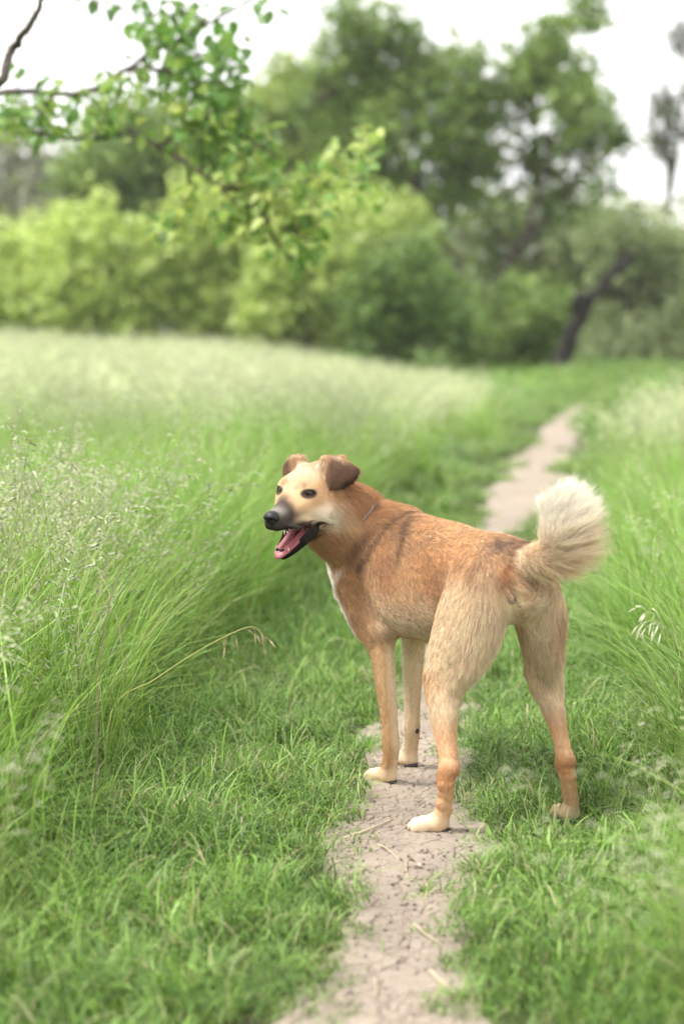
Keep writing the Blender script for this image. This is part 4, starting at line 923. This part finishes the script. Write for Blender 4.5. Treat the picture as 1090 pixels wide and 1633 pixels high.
DOG = empty('dog', DOG_O, DOG_RZ)
tag(DOG, 'tan and cream short-haired dog standing on the path, looking back with open mouth', 'dog')
def attr_mat(name, attr, rough=.8, spec=.2, fine=0, trans=0.0):
    m, nt, out = new_mat(name)
    at = node(nt, 'ShaderNodeAttribute', attribute_name=attr)
    b = node(nt, 'ShaderNodeBsdfPrincipled'); b.inputs['Roughness'].default_value = rough; b.inputs['Specular IOR Level'].default_value = spec
    nt.links.new(at.outputs['Color'], b.inputs['Base Color'])
    sh = b.outputs[0]
    if trans > 0:
        t = node(nt, 'ShaderNodeBsdfTranslucent'); mx = node(nt, 'ShaderNodeMixShader'); mx.inputs[0].default_value = trans
        nt.links.new(at.outputs['Color'], t.inputs['Color']); nt.links.new(b.outputs[0], mx.inputs[1]); nt.links.new(t.outputs[0], mx.inputs[2]); sh = mx.outputs[0]
    nt.links.new(sh, out.inputs['Surface'])
    return m
M_SKIN = attr_mat('dog_coat_base', 'coat', .85, .12)
M_FUR = attr_mat('dog_hair', 'coat', .50, .22, trans=.22)
COATV = np.clip(COATV*1.05, .003, .9)
body = mesh_obj('body', DV, DF, M_SKIN, DOG, cols=COATV*.93, colname='coat')

def hairs(root, nrm, fdir, length, col, rad, rng, lift=.38, clump=.30, cell=.010, npts=5, droop=0., curl=.0):
    n = len(root)
    lf_ = lift*(.7+.6*rng.random(n))*(1+.7*blob(root, (.44, .085, .55), (.07, .07, .07)))
    jit = rng.normal(0, .16, (n, 3))
    d0 = fdir+jit; d0 -= nrm*(d0*nrm).sum(1)[:, None]; d0 /= np.linalg.norm(d0, axis=1)[:, None]+1e-9
    P = np.zeros((n, npts, 3)); P[:, 0] = root-nrm*.0012
    key = np.floor(root/cell).astype(np.int64); cc = (key+.5)*cell+ (_hash(key[:, 0]*31+key[:, 2], key[:, 1], 5)[:, None]-.5)*cell*.6
    pull = cc-root; pull -= nrm*(pull*nrm).sum(1)[:, None]
    clump = clump*((1-.85*sstep(.15, .11, np.linalg.norm(root-HC, axis=1)))*(1-.8*sstep(.27, .20, root[:, 2])))[:, None]
    for k in range(1, npts):
        t = k/(npts-1)
        up = lf_*(1-.55*t)
        P[:, k] = P[:, 0]+length[:, None]*t*(d0*np.sqrt(np.clip(1-up**2, 0, 1))[:, None]+nrm*up[:, None])
        P[:, k] += pull*(clump*t*t)
        P[:, k, 2] -= droop*length*t*t
    return P
def hair_object(name, P, col, rad, mat, parent):
    n, k, _ = P.shape
    hc = bpy.data.hair_curves.new(name); hc.add_curves([k]*n)
    hc.position_data.foreach_set('vector', P.astype(np.float32).ravel())
    ra = hc.attributes.get('radius') or hc.attributes.new('radius', 'FLOAT', 'POINT')
    prof = np.array([1, .95, .8, .55, .15]) if k == 5 else np.linspace(1, .15, k)
    ra.data.foreach_set('value', (rad[:, None]*prof[None]).astype(np.float32).ravel())
    ca = hc.attributes.new('coat', 'FLOAT_COLOR', 'CURVE'); c4 = np.ones((n, 4), np.float32); c4[:, :3] = col
    ca.data.foreach_set('color', c4.ravel())
    hc.materials.append(mat)
    o = bpy.data.objects.new(name, hc); COL.objects.link(o); o.parent = parent
    return o
def sample(n, w, rng):
    cdf = np.cumsum(DFA*w); i = np.searchsorted(cdf, rng.random(n)*cdf[-1])
    i = np.clip(i, 0, len(DF)-1)
    a, b = rng.random(n), rng.random(n); q = DF[i]
    w4 = np.stack([(1-a)*(1-b), a*(1-b), a*b, (1-a)*b], 1)
    p = (DV[q]*w4[..., None]).sum(1); nn = (DVN[q]*w4[..., None]).sum(1); nn /= np.linalg.norm(nn, axis=1)[:, None]
    return p, nn, (COATV[q]*w4[..., None]).sum(1), i
rg = np.random.default_rng(11)
fc = DV[DF].mean(1); Rf = regions(fc)
wt = 1+1.6*Rf['head']+1.2*sstep(.24, .16, fc[:, 2])
hf = Rf['h']
wt = wt*(1-.97*Rf['head']*sstep(.022, .034, hf[:, 0])*sstep(-.050, -.056, hf[:, 2]))       # bare lips and mouth
wt = wt*(1-.98*(Rf['head']*(hf[:, 0] > .02)*(np.abs(hf[:, 1]) < .026)*(hf[:, 2] < -.046)))
for sy in (1, -1):
    wt = wt*(1-sstep(.0155, .012, np.linalg.norm((hf-[.047, sy*.0355, .017])*[.8, .8, 1.25], axis=1)))
wt = wt*sstep(.006, .012, fc[:, 2])*(1-.98*sstep(.022, .014, np.linalg.norm((fc-VENT)*[1, 1.3, .9], axis=1)))
NH = 260000
p, nn, cc_, fi = sample(NH, wt, rg)
Rp = regions(p); fd = flow_dir(p, nn); L = hair_len(p, Rp, nn)*(.75+.5*rg.random(NH))
L = np.where(Rp['tail'] > .5, L*1.3, L)
ck = np.floor(p/.0085).astype(np.int64); tone = ((.70+.50*rg.random(NH))*(1+(.34*_hash(ck[:, 0]*17+ck[:, 2], ck[:, 1], 9)-.16)*sstep(.20, .27, p[:, 2])))[:, None]
grz = rg.random(NH) < .10; tone[grz] *= .72; hm_ = Rp['head'] > .4; tone[hm_] = 1+(tone[hm_]-1)*.45
P = hairs(p, nn, fd, L, cc_, None, rg, lift=.42, clump=.42, cell=.0085)
rad = np.where(Rp['head'] > .5, .00020, .00034)*(.7+.6*rg.random(NH))
hair_object('fur', P, np.clip(cc_*tone, .003, .95), rad, M_FUR, DOG)

# tail plume: long feathering that fans away from the tail's underside, and the crest of the neck
def plume():
    n = 26000; t = rg.random(n)**.9; i = np.clip((t*38).astype(int)+1, 1, 38)
    c = TAIL[i]; T = TAIL[np.clip(i+1, 0, 39)]-TAIL[i-1]; T /= np.linalg.norm(T, axis=1)[:, None]
    rr = .024-.016*t; e = rg.normal(size=(n, 3)); e -= T*(e*T).sum(1)[:, None]; e /= np.linalg.norm(e, axis=1)[:, None]
    fan = np.array([-.42, -.88, .02]); fan = fan/np.linalg.norm(fan)
    side = e@fan
    e2 = e*.55+fan*rg.normal(.35, .35, n)[:, None]; e2 -= T*(e2*T).sum(1)[:, None]*.6; e2 /= np.linalg.norm(e2, axis=1)[:, None]
    root = c+e*(rr*.9)[:, None]
    ln = (.030+.064*np.sin(np.pi*np.clip(.12+t*.74, 0, 1)))*(.38+.72*rg.random(n))*(.42+.58*sstep(-.6, .7, side))*(.72+.28*sstep(0, .35, t))
    lock = rg.integers(0, 90, n); lt = (lock+.5)/90; jit = rg.normal(size=(90, 3))*.11
    d = e2*.55+T*(.42+.65*t[:, None])+fan*(.30+.45*np.clip(side, 0, 1))[:, None]+jit[np.clip((t*90).astype(int), 0, 89)]+np.array([0, 0, -.35])*sstep(.35, .0, t)[:, None]
    d /= np.linalg.norm(d, axis=1)[:, None]
    P = np.zeros((n, 5, 3))
    for k in range(5):
        s = k/4; P[:, k] = root+d*(ln*s)[:, None]+T*(ln*.22*s*s)[:, None]+np.array([0, 0, -1])*(ln*.10*s*s)[:, None]+rg.normal(size=(n, 3))*.0035*s*s
    col = C_CREAM[None]*1.05*(1-sstep(.25, .75, t)[:, None])+C_WHITE[None]*sstep(.25, .75, t)[:, None]
    dk = rg.random(n) < .12*(1-t); col[dk] = C_TAN*.9
    col = col*(.85+.25*rg.random(n))[:, None]
    return P, np.clip(col, .01, .95), np.full(n, .00026)*(.7+.6*rg.random(n))
C_CREAM, C_WHITE, C_TAN = np.clip(C_CREAM*1.08, 0, .9), np.clip(C_WHITE*1.1, 0, .93), C_TAN*1.05
TAILFUR = hair_object('tail_plume', *plume(), M_FUR, DOG)

# ruff: a thicker collar of long hair from the nape round behind the cheek to the throat
def ruff():
    n = 16000; w_ = np.exp(-(pdist(fc, [(.440, .060, .592), (.425, .085, .572), (.415, .110, .540), (.430, .135, .505), (.47, .150, .485)])/.022)**2)*(Rf['ear'] < .1)
    q, nq, cq, _ = sample(n, w_, rg); fdq = flow_dir(q, nq); ln = (.020+.016*rg.random(n))*(1+.35*sstep(.555, .59, q[:, 2])); Pq = hairs(q, nq, fdq, ln, cq, None, rg, lift=.55, clump=.35, cell=.012, droop=.15)
    return Pq, np.clip(cq*(.72+.5*rg.random(n))[:, None], .003, .95), np.full(n, .00034)*(.7+.6*rg.random(n))
hair_object('ruff', *ruff(), M_FUR, DOG)
# ---- face parts, collar, pads and claws
def sub_field(lo, hi, h): return Field(lo, hi, h)
def part_from_field(name, f, mat, parent, to_dog, it=2):
    V, F = surface_nets(f); V = relax(V, F, it); return mesh_obj(name, to_dog(V), F, mat, parent)
M_BLACKSKIN = principled('dog_black_skin', (.012, .011, .011), .42, .5)
def noise_bump(m, scale, strength, dist=.001):
    nt = m.node_tree; b = [n for n in nt.nodes if n.type == 'BSDF_PRINCIPLED'][0]
    t = node(nt, 'ShaderNodeTexCoord'); n = node(nt, 'ShaderNodeTexNoise'); n.inputs['Scale'].default_value = scale; n.inputs['Detail'].default_value = 4
    bp = node(nt, 'ShaderNodeBump'); bp.inputs['Strength'].default_value = strength; bp.inputs['Distance'].default_value = dist
    nt.links.new(t.outputs['Object'], n.inputs['Vector']); nt.links.new(n.outputs['Fac'], bp.inputs['Height']); nt.links.new(bp.outputs[0], b.inputs['Normal'])
    return m
M_NOSE = noise_bump(principled('dog_nose_leather', (.009, .0085, .009), .42, .4), 900, .5)
f = Field((.10, -.026, -.052), (.15, .026, .006), .0010); I3 = np.eye(3)
def e_(f, c, r, k=.006, carve=False): ell(f, c, r, k, I3, carve)
e_(f, (.125, 0, -.0155), (.0135, .0165, .0115)); e_(f, (.132, 0, -.0180), (.0085, .0125, .0100)); e_(f, (.126, 0, -.027), (.0095, .0065, .011))
for sy in (1, -1):
    e_(f, (.124, sy*.0105, -.0205), (.010, .0065, .0075), .004)
    e_(f, (.1385, sy*.0068, -.0185), (.0060, .0034, .0030), .002, True); e_(f, (.133, sy*.0125, -.0215), (.008, .0026, .0019), .002, True)
e_(f, (.1415, 0, -.026), (.005, .0009, .012), .002, True)
FLOW_KEEP = len(FLOW)
part_from_field('nose', f, M_NOSE, DOG, lambda V: hd(V), 1)
# tongue, lying over the lower jaw
M_TONGUE = noise_bump(principled('dog_tongue', (.31, .090, .100), .40, .45, **{'Subsurface Weight': .25, 'Subsurface Radius': (.006, .002, .002), 'Subsurface Scale': .5}), 700, .35, .0006)
f = Field((-.005, -.034, -.125), (.13, .034, -.03), .0012)
st = [(.010, 0, -.060, .019, .007), (.040, 0, -.0690, .0225, .0066), (.068, 0, -.0805, .0215, .0058), (.092, 0, -.0905, .0190, .0050), (.1065, 0, -.0980, .0140, .0042), (.1125, 0, -.1040, .0075, .0034)]
chain(f, st, n=26, k=.003, flow=0)
for t in np.linspace(.035, .100, 28): e_(f, (t, 0, -.0612-.43*(t-.035)), (.005, .0024, .0038), .005, True)
part_from_field('tongue', f, M_TONGUE, DOG, lambda V: hd(V), 2)
# teeth
M_TOOTH = principled('dog_tooth', (.80, .74, .60), .25, .5)
def tooth(base, tip, r):
    base, tip = np.asarray(base, float), np.asarray(tip, float); t = np.linspace(0, 1, 5)[:, None]
    P = base*(1-t)+tip*t; V, F = tube([hd(q) for q in P], [r, r*.98, r*.8, r*.5, r*.14], 8); mesh_obj('tooth', V, F, M_TOOTH, DOG)
for sy in (1, -1):
    for x, hgt, r in ((.030, .0065, .0032), (.039, .0070, .0036), (.048, .0035, .0026)):
        b = (x, sy*(.0255-.20*(x-.030)), -.0655-.42*(x-.030)); tooth(b, (b[0]+.001, b[1], b[2]+hgt+.004), r)
    tooth((.094, sy*.0140, -.0945), (.098, sy*.0155, -.0835), .0022)
    tooth((.106, sy*.0135, -.040), (.107, sy*.0150, -.0555), .0028)
    for k in range(2): tooth((.1035, sy*(.0022+.0042*k), -.0985), (.1055, sy*(.0022+.0042*k), -.0925), .0019)
# eyes
M_EYE = attr_mat('dog_eye', 'coat', .05, .35); _e = [n for n in M_EYE.node_tree.nodes if n.type == 'BSDF_PRINCIPLED'][0]; _e.inputs['Coat Weight'].default_value = .6; _e.inputs['Coat Roughness'].default_value = .02; _e.inputs['Coat IOR'].default_value = 1.4
for sy in (1, -1):
    c = hd((.0395, sy*.0300, .0168)); g = wd2l([0, 0, 0])+(HF*.80+HL*sy*.50+HU*.02); g /= np.linalg.norm(g)
    a = np.cross(g, HU); a /= np.linalg.norm(a); b = np.cross(a, g)
    r = .0112; nu, nv = 40, 30; V = []; Cc = []
    for j in range(nv+1):
        th = math.pi*j/nv
        for i in range(nu):
            ph = 2*math.pi*i/nu; bul = 1.06 if th < math.radians(33) else 1.0
            V.append(c+r*bul*(g*math.cos(th)+(a*math.cos(ph)+b*math.sin(ph))*math.sin(th)))
            dg = math.degrees(th); fib = .75+.5*random.Random(i).random()
            Cc.append((.004, .004, .004) if dg < 15 else (.045*fib, .018*fib, .007*fib) if dg < 31 else (.02, .012, .01) if dg < 37 else (.10, .06, .045))
    F = np.array([(j*nu+i, j*nu+(i+1) % nu, (j+1)*nu+(i+1) % nu, (j+1)*nu+i) for j in range(nv) for i in range(nu)])
    eye = mesh_obj('eye', V, F, M_EYE, DOG, cols=np.array(Cc), colname='coat')
    # black rims of the lids, almond shaped
    o = HF*.70+HL*sy*.68+HU*.08; o /= np.linalg.norm(o); ax = np.cross(HU, o)*sy; ax /= np.linalg.norm(ax); up = np.cross(o, ax)*sy; ec = c+o*.0092
    pts = []
    for k in range(28):
        t = 2*math.pi*k/28; xx = .0118*math.cos(t); yy = .0054*math.sin(t)*(1-.30*(xx/.0118)**2)+.10*xx*sy*0
        q = ec+ax*xx+HU*yy-o*(.55*(xx/.0118)**2*.010); d = q-c; ln = np.linalg.norm(d); q = c+d/ln*max(ln, r*1.0); pts.append(q)
    pts.append(pts[0]); V, F = tube(pts, [.0023]*29, 8, caps=False); mesh_obj('eyelid', V, F, M_BLACKSKIN, eye)
# collar: follows the neck surface, mostly sunk in the ruff
from mathutils.bvhtree import BVHTree
bvh = BVHTree.FromPolygons([tuple(v) for v in DV], [tuple(int(i) for i in q) for q in DF])
q0, q1, q2 = G_([.398, .054, .577]), G_([.393, .088, .543]), G_([.425, .112, .505])
cen = G_([.458, .062, .522]); pn = np.cross(q1-q0, q2-q1); pn /= np.linalg.norm(pn); cen = cen-pn*((cen-q1)@pn)
ua = q0-cen; ua /= np.linalg.norm(ua); ub = np.cross(pn, ua); ring = []
for k in range(48):
    t = 2*math.pi*k/48; d = ua*math.cos(t)+ub*math.sin(t); hit = bvh.ray_cast(Vector(cen), Vector(d))
    ring.append(cen+d*(min(.11, (hit[3] if hit[0] else .08))))
ring = np.array(ring); rr = np.linalg.norm(ring-cen, axis=1); rr = np.convolve(np.r_[rr[-4:], rr, rr[:4]], np.ones(9)/9, 'valid')
V = []; F = []; prof = [(-.0034, -.0030), (.0034, -.0030), (.0034, .0042), (0, .0052), (-.0034, .0042)]
for k in range(48):
    d = (ring[k]-cen); d /= np.linalg.norm(d)
    sk = -.0080+.0185*min(1, max(0, min(abs(k-2), abs(k-50))-3)/6.)            # sunk in the ruff except at the nape
    for w_, h_ in prof: V.append(cen+d*(rr[k]+h_-sk)+pn*w_)
for k in range(48):
    for j in range(5): F.append((k*5+j, k*5+(j+1) % 5, ((k+1) % 48)*5+(j+1) % 5, ((k+1) % 48)*5+j))
collar = mesh_obj('collar', V, F, noise_bump(principled('collar_webbing', (.17, .13, .10), .6, .4), 400, .6), DOG)
M_STEEL = principled('collar_steel', (.55, .52, .48), .35, .5, Metallic=1.0)
d0 = ring[1]-cen; d0 /= np.linalg.norm(d0); bc = cen+d0*(rr[1]+.0115); tv = np.cross(pn, d0); pts = []
for k in range(17):
    t = 2*math.pi*k/16; pts.append(bc+pn*(.0034*math.cos(t))+tv*(.0044*math.sin(t)))
V, F = tube(pts, [.0009]*17, 8, caps=False); mesh_obj('buckle', V, F, M_STEEL, collar)
# pads and claws
M_PAD = noise_bump(principled('dog_pad', (.045, .038, .036), .7, .3), 300, .5)
M_CLAW = principled('dog_claw', (.30, .23, .18), .4, .4)
def little(name, c, r, A, mat):
    m = max(r)+.004; f = Field(np.asarray(c)-m, np.asarray(c)+m, max(r)/9); ell(f, c, r, .001, A); V, F = surface_nets(f); mesh_obj(name, V, F, mat, DOG)
for k, ((px, py), dr, sc) in enumerate(PAWS):
    dv = np.array([*dr, 0]); dv /= np.linalg.norm(dv); sd = np.array([-dv[1], dv[0], 0]); c0 = np.array([px, py, 0]); A = np.stack([dv, sd, [0, 0, 1.]])
    little('paw_pad', c0-dv*.014*sc+[0, 0, .0062], (.0125*sc, .0145*sc, .0072), A, M_PAD)
    for a, ln in ((-1.5, .026), (-.5, .034), (.5, .034), (1.5, .026)):
        q = c0+dv*(ln*sc+.002+.016*sc)+sd*a*.0105*sc; V, F = tube([q+[0, 0, .0125], q+dv*.006+[0, 0, .0115], q+dv*.010+[0, 0, .0065], q+dv*.0115+[0, 0, .0025]], [.0024, .0021, .0015, .0004], 7); mesh_obj('claw', V, F, M_CLAW, DOG)
little('wrist_pad', (.4535, -.060, .086), (.0060, .0058, .0068), I3, M_PAD)

# whiskers and lashes
wr = np.random.default_rng(8); W = []
for sy in (1, -1):
    for k in range(14):
        b = np.array([.088+.028*wr.random(), sy*(.0215-.002*wr.random()), -.024-.012*wr.random()]); d = np.array([-.25+.5*wr.random(), sy*(.8+.3*wr.random()), -.35+.35*wr.random()]); d /= np.linalg.norm(d); l = .020+.024*wr.random()
        W.append([hd(b+d*l*t+np.array([-.12, 0, -.18])*l*t*t) for t in np.linspace(0, 1, 5)])
hair_object('whiskers', np.array(W), np.tile([.10, .09, .08], (len(W), 1)), np.full(len(W), .00022), M_FUR, DOG)
# ------------------------------------------------------------------ straws on the path, single grass stalks
M_STRAW = noise_bump(principled('dry_straw', (.50, .41, .29), .7, .25), 300, .4)
def on_ground(u, v, dz=.006):
    ry = math.cos(PITCH)-(v-816.5)/_F*math.sin(PITCH); rz = -math.sin(PITCH)-(v-816.5)/_F*math.cos(PITCH); t = (dz-CAM_H)/rz
    return np.array([(u-545)/_F*t, ry*t, dz])
sr = np.random.default_rng(12)
STRAWS = [([(545, 1338), (585, 1327), (628, 1306)], .0026, 'long pale straw lying slantwise on the path left of the hind paw'),
          ([(600, 1346), (615, 1356), (634, 1370)], .0020, 'short straw lying on the path just below the hind paw'),
          ([(648, 1372), (647, 1386), (650, 1402)], .0016, 'thin upright-lying straw beside the dry curled leaf on the path'),
          ([(676, 1404), (680, 1420), (678, 1434)], .0018, 'small straw below the dry curled leaf on the path'),
          ([(660, 1474), (676, 1492), (704, 1508)], .0024, 'pale straw lying across the middle of the near path'),
          ([(686, 1548), (700, 1568), (728, 1586)], .0030, 'curved pale straw near the bottom edge of the path'),
          ([(668, 1226), (690, 1222), (702, 1214)], .0016, 'fine straw on the path behind the right forepaw'),
          ([(596, 1560), (599, 1578), (598, 1592)], .0018, 'short straw at the left side of the nearest stretch of path')]
for pts, r, lab in STRAWS:
    P = spline([on_ground(u, v) for u, v in pts], 12); P[:, 2] += .004*np.sin(np.linspace(0, 3.1, 12)); b0 = P[0].copy(); V, F = tube(P-b0, np.linspace(r, r*.45, 12), 6); o = mesh_obj('dry_straw', V, F, M_STRAW); o.location = b0
    tag(o, lab, 'straw', 'straws lying on the path')
# one dry leaf, curled
c = on_ground(667, 1388, .006); me = leaf_mesh('dry_leaf', sr); me.polygons.foreach_set('use_smooth', np.ones(len(me.polygons), bool)); me.materials.append(principled('dry_leaf', (.55, .45, .34), .7, .2)); o = bpy.data.objects.new('dry_leaf', me); COL.objects.link(o)
o.location = c+np.array([0, 0, .007]); o.scale = (.040, .030, .035); o.rotation_euler = (.6, -.15, 1.9); tag(o, 'small pale curled dry leaf lying in the middle of the path', 'dry leaf')
# single grass stalks that stand out from the meadow
M_STALK = leafy_mat('grass_stalk', trans=.3, var=0.); 
def stalk(pts, nsp, r, label, c_stem, c_seed, sp=.03, ln=.022):
    P = spline(pts, 26); b0 = P[0].copy(); o = empty('grass_stalk', b0); tag(o, label, 'grass stalk', 'single grass stalks')
    V, F = tube(P-b0, np.linspace(r, r*.35, 26), 6); mesh_obj('stem', V, F, M_STALK, o, cols=np.tile(c_stem, (len(V), 1)))
    for k in range(nsp):
        u = .60+.40*(k+.5)/nsp; i = min(int(u*25), 24); p = P[i]-b0; d = sr.normal(size=3)*.6+np.array([0, 0, -.5])+(P[-1]-P[-5])/np.linalg.norm(P[-1]-P[-5])*.7; d /= np.linalg.norm(d); s = sp*(.4+.6*sr.random())*(1.15-.5*(u-.6)/.4)
        q = p+d*s+np.array([0, 0, .2*s]); e = q+(d+np.array([0, 0, -.5]))*ln*.7
        parts = [tube([p, (p+q)/2+[0, 0, .1*s], q], [.0006, .0005, .0004], 4), tube([q, q*.65+e*.35, q*.3+e*.7, e], [.0006, .0021, .0016, .0003], 6)]; V, F = merge(parts); mesh_obj('spikelet', V, F, M_STALK, o, cols=np.tile(np.asarray(c_seed)*(.85+.3*sr.random()), (len(V), 1)))
def gz(p): q = np.array(p, float); q[2] = float(ground_z(q[0], q[1])); return q
stalk([gz((-.46, 3.75, 0)), at(180, 1130, 3.85), at(245, 1085, 3.9), at(310, 1042, 3.92), at(370, 1010, 3.95), at(405, 1000, 3.95), at(424, 1022, 3.95)], 9, .0022, 'long straw-coloured stalk bowing from the tall grass towards the path', (.42, .46, .16), (.50, .44, .26))
stalk([gz((-.66, 4.0, 0)), at(10, 950, 4.05), at(30, 800, 4.05), at(44, 720, 4.05), at(50, 700, 4.05)], 22, .0020, 'tall stalk with a clustered pale green head at the left edge', (.34, .42, .15), (.36, .42, .20), .016, .010)
stalk([gz((.66, 4.2, 0)), at(1052, 1090, 4.2), at(1060, 1020, 4.2), at(1048, 985, 4.2), at(1018, 968, 4.2)], 9, .0016, 'nodding oat-like stalk with white spikelets to the right of the dog', (.36, .44, .16), (.72, .72, .58), .03, .026)
stalk([gz((.70, 4.0, 0)), at(1075, 1060, 4.0), at(1068, 1010, 4.0), at(1040, 990, 4.0), at(1015, 1000, 4.0)], 7, .0016, 'second nodding stalk with white spikelets, lower, right of the dog', (.36, .44, .16), (.72, .72, .58), .03, .026)

# loose crumbs of dry earth on the path, too small to pick apart
cr_ = np.random.default_rng(44); n = 1500; y = 2.35+3.2*cr_.random(n)**1.1; x = path_x(y)+(cr_.random(n)*2-1)*(path_hw(y)+.03); s = .0012+.0042*cr_.random(n)**4
ico = np.array([(0, 0, 1), (.9, 0, .4), (.28, .85, .42), (-.72, .53, .4), (-.72, -.53, .45), (.28, -.85, .4), (0, 0, -.6)]); icf = np.array([(0, 1, 2), (0, 2, 3), (0, 3, 4), (0, 4, 5), (0, 5, 1), (6, 2, 1), (6, 3, 2), (6, 4, 3), (6, 5, 4), (6, 1, 5)])
a = cr_.random(n)*6.283; jit = 1+.5*(cr_.random((n, 7, 1))-.5); V = ico[None]*jit*s[:, None, None]*np.array([1, 1, .75]); V = np.stack([V[..., 0]*np.cos(a)[:, None]-V[..., 1]*np.sin(a)[:, None], V[..., 0]*np.sin(a)[:, None]+V[..., 1]*np.cos(a)[:, None], V[..., 2]], -1)
zz = .006+.012*(fbm(x*5, y*5, 51)-.5)+.004*(fbm(x*30, y*30, 52)-.5)-.045*sstep(.03, .14, path_d(x, y)[0]); V = V+np.stack([x, y, zz+s*.3], 1)[:, None]
col = np.array([.30, .245, .205])*(.7+.5*cr_.random(n))[:, None]; o = mesh_obj('earth_crumbs', V.reshape(-1, 3), (icf[None]+7*np.arange(n)[:, None, None]).reshape(-1, 3), M_MUD, cols=np.repeat(col, 7, 0), smooth=False); tag(o, 'loose crumbs of dry earth scattered on the path', 'earth crumbs', kind='stuff')
# ------------------------------------------------------------------ thin summer haze in the air
x0, x1, y0, y1, z0, z1 = -420, 420, -70, 920, -1.2, 11
V = [(x, y, z) for x in (x0, x1) for y in (y0, y1) for z in (z0, z1)]
F = [(0, 1, 3, 2), (4, 6, 7, 5), (0, 4, 5, 1), (2, 3, 7, 6), (0, 2, 6, 4), (1, 5, 7, 3)]
m, nt, out = new_mat('thin_air'); pv = node(nt, 'ShaderNodeVolumePrincipled'); pv.inputs['Color'].default_value = (.97, .97, .95, 1); pv.inputs['Density'].default_value = .0007; pv.inputs['Anisotropy'].default_value = .2
nt.links.new(pv.outputs[0], out.inputs['Volume']); hz = mesh_obj('haze', V, F, m, smooth=False); tag(hz, 'thin pale haze over the meadow and the far trees', 'haze', kind='stuff')
SC.cycles.volume_bounces = 0
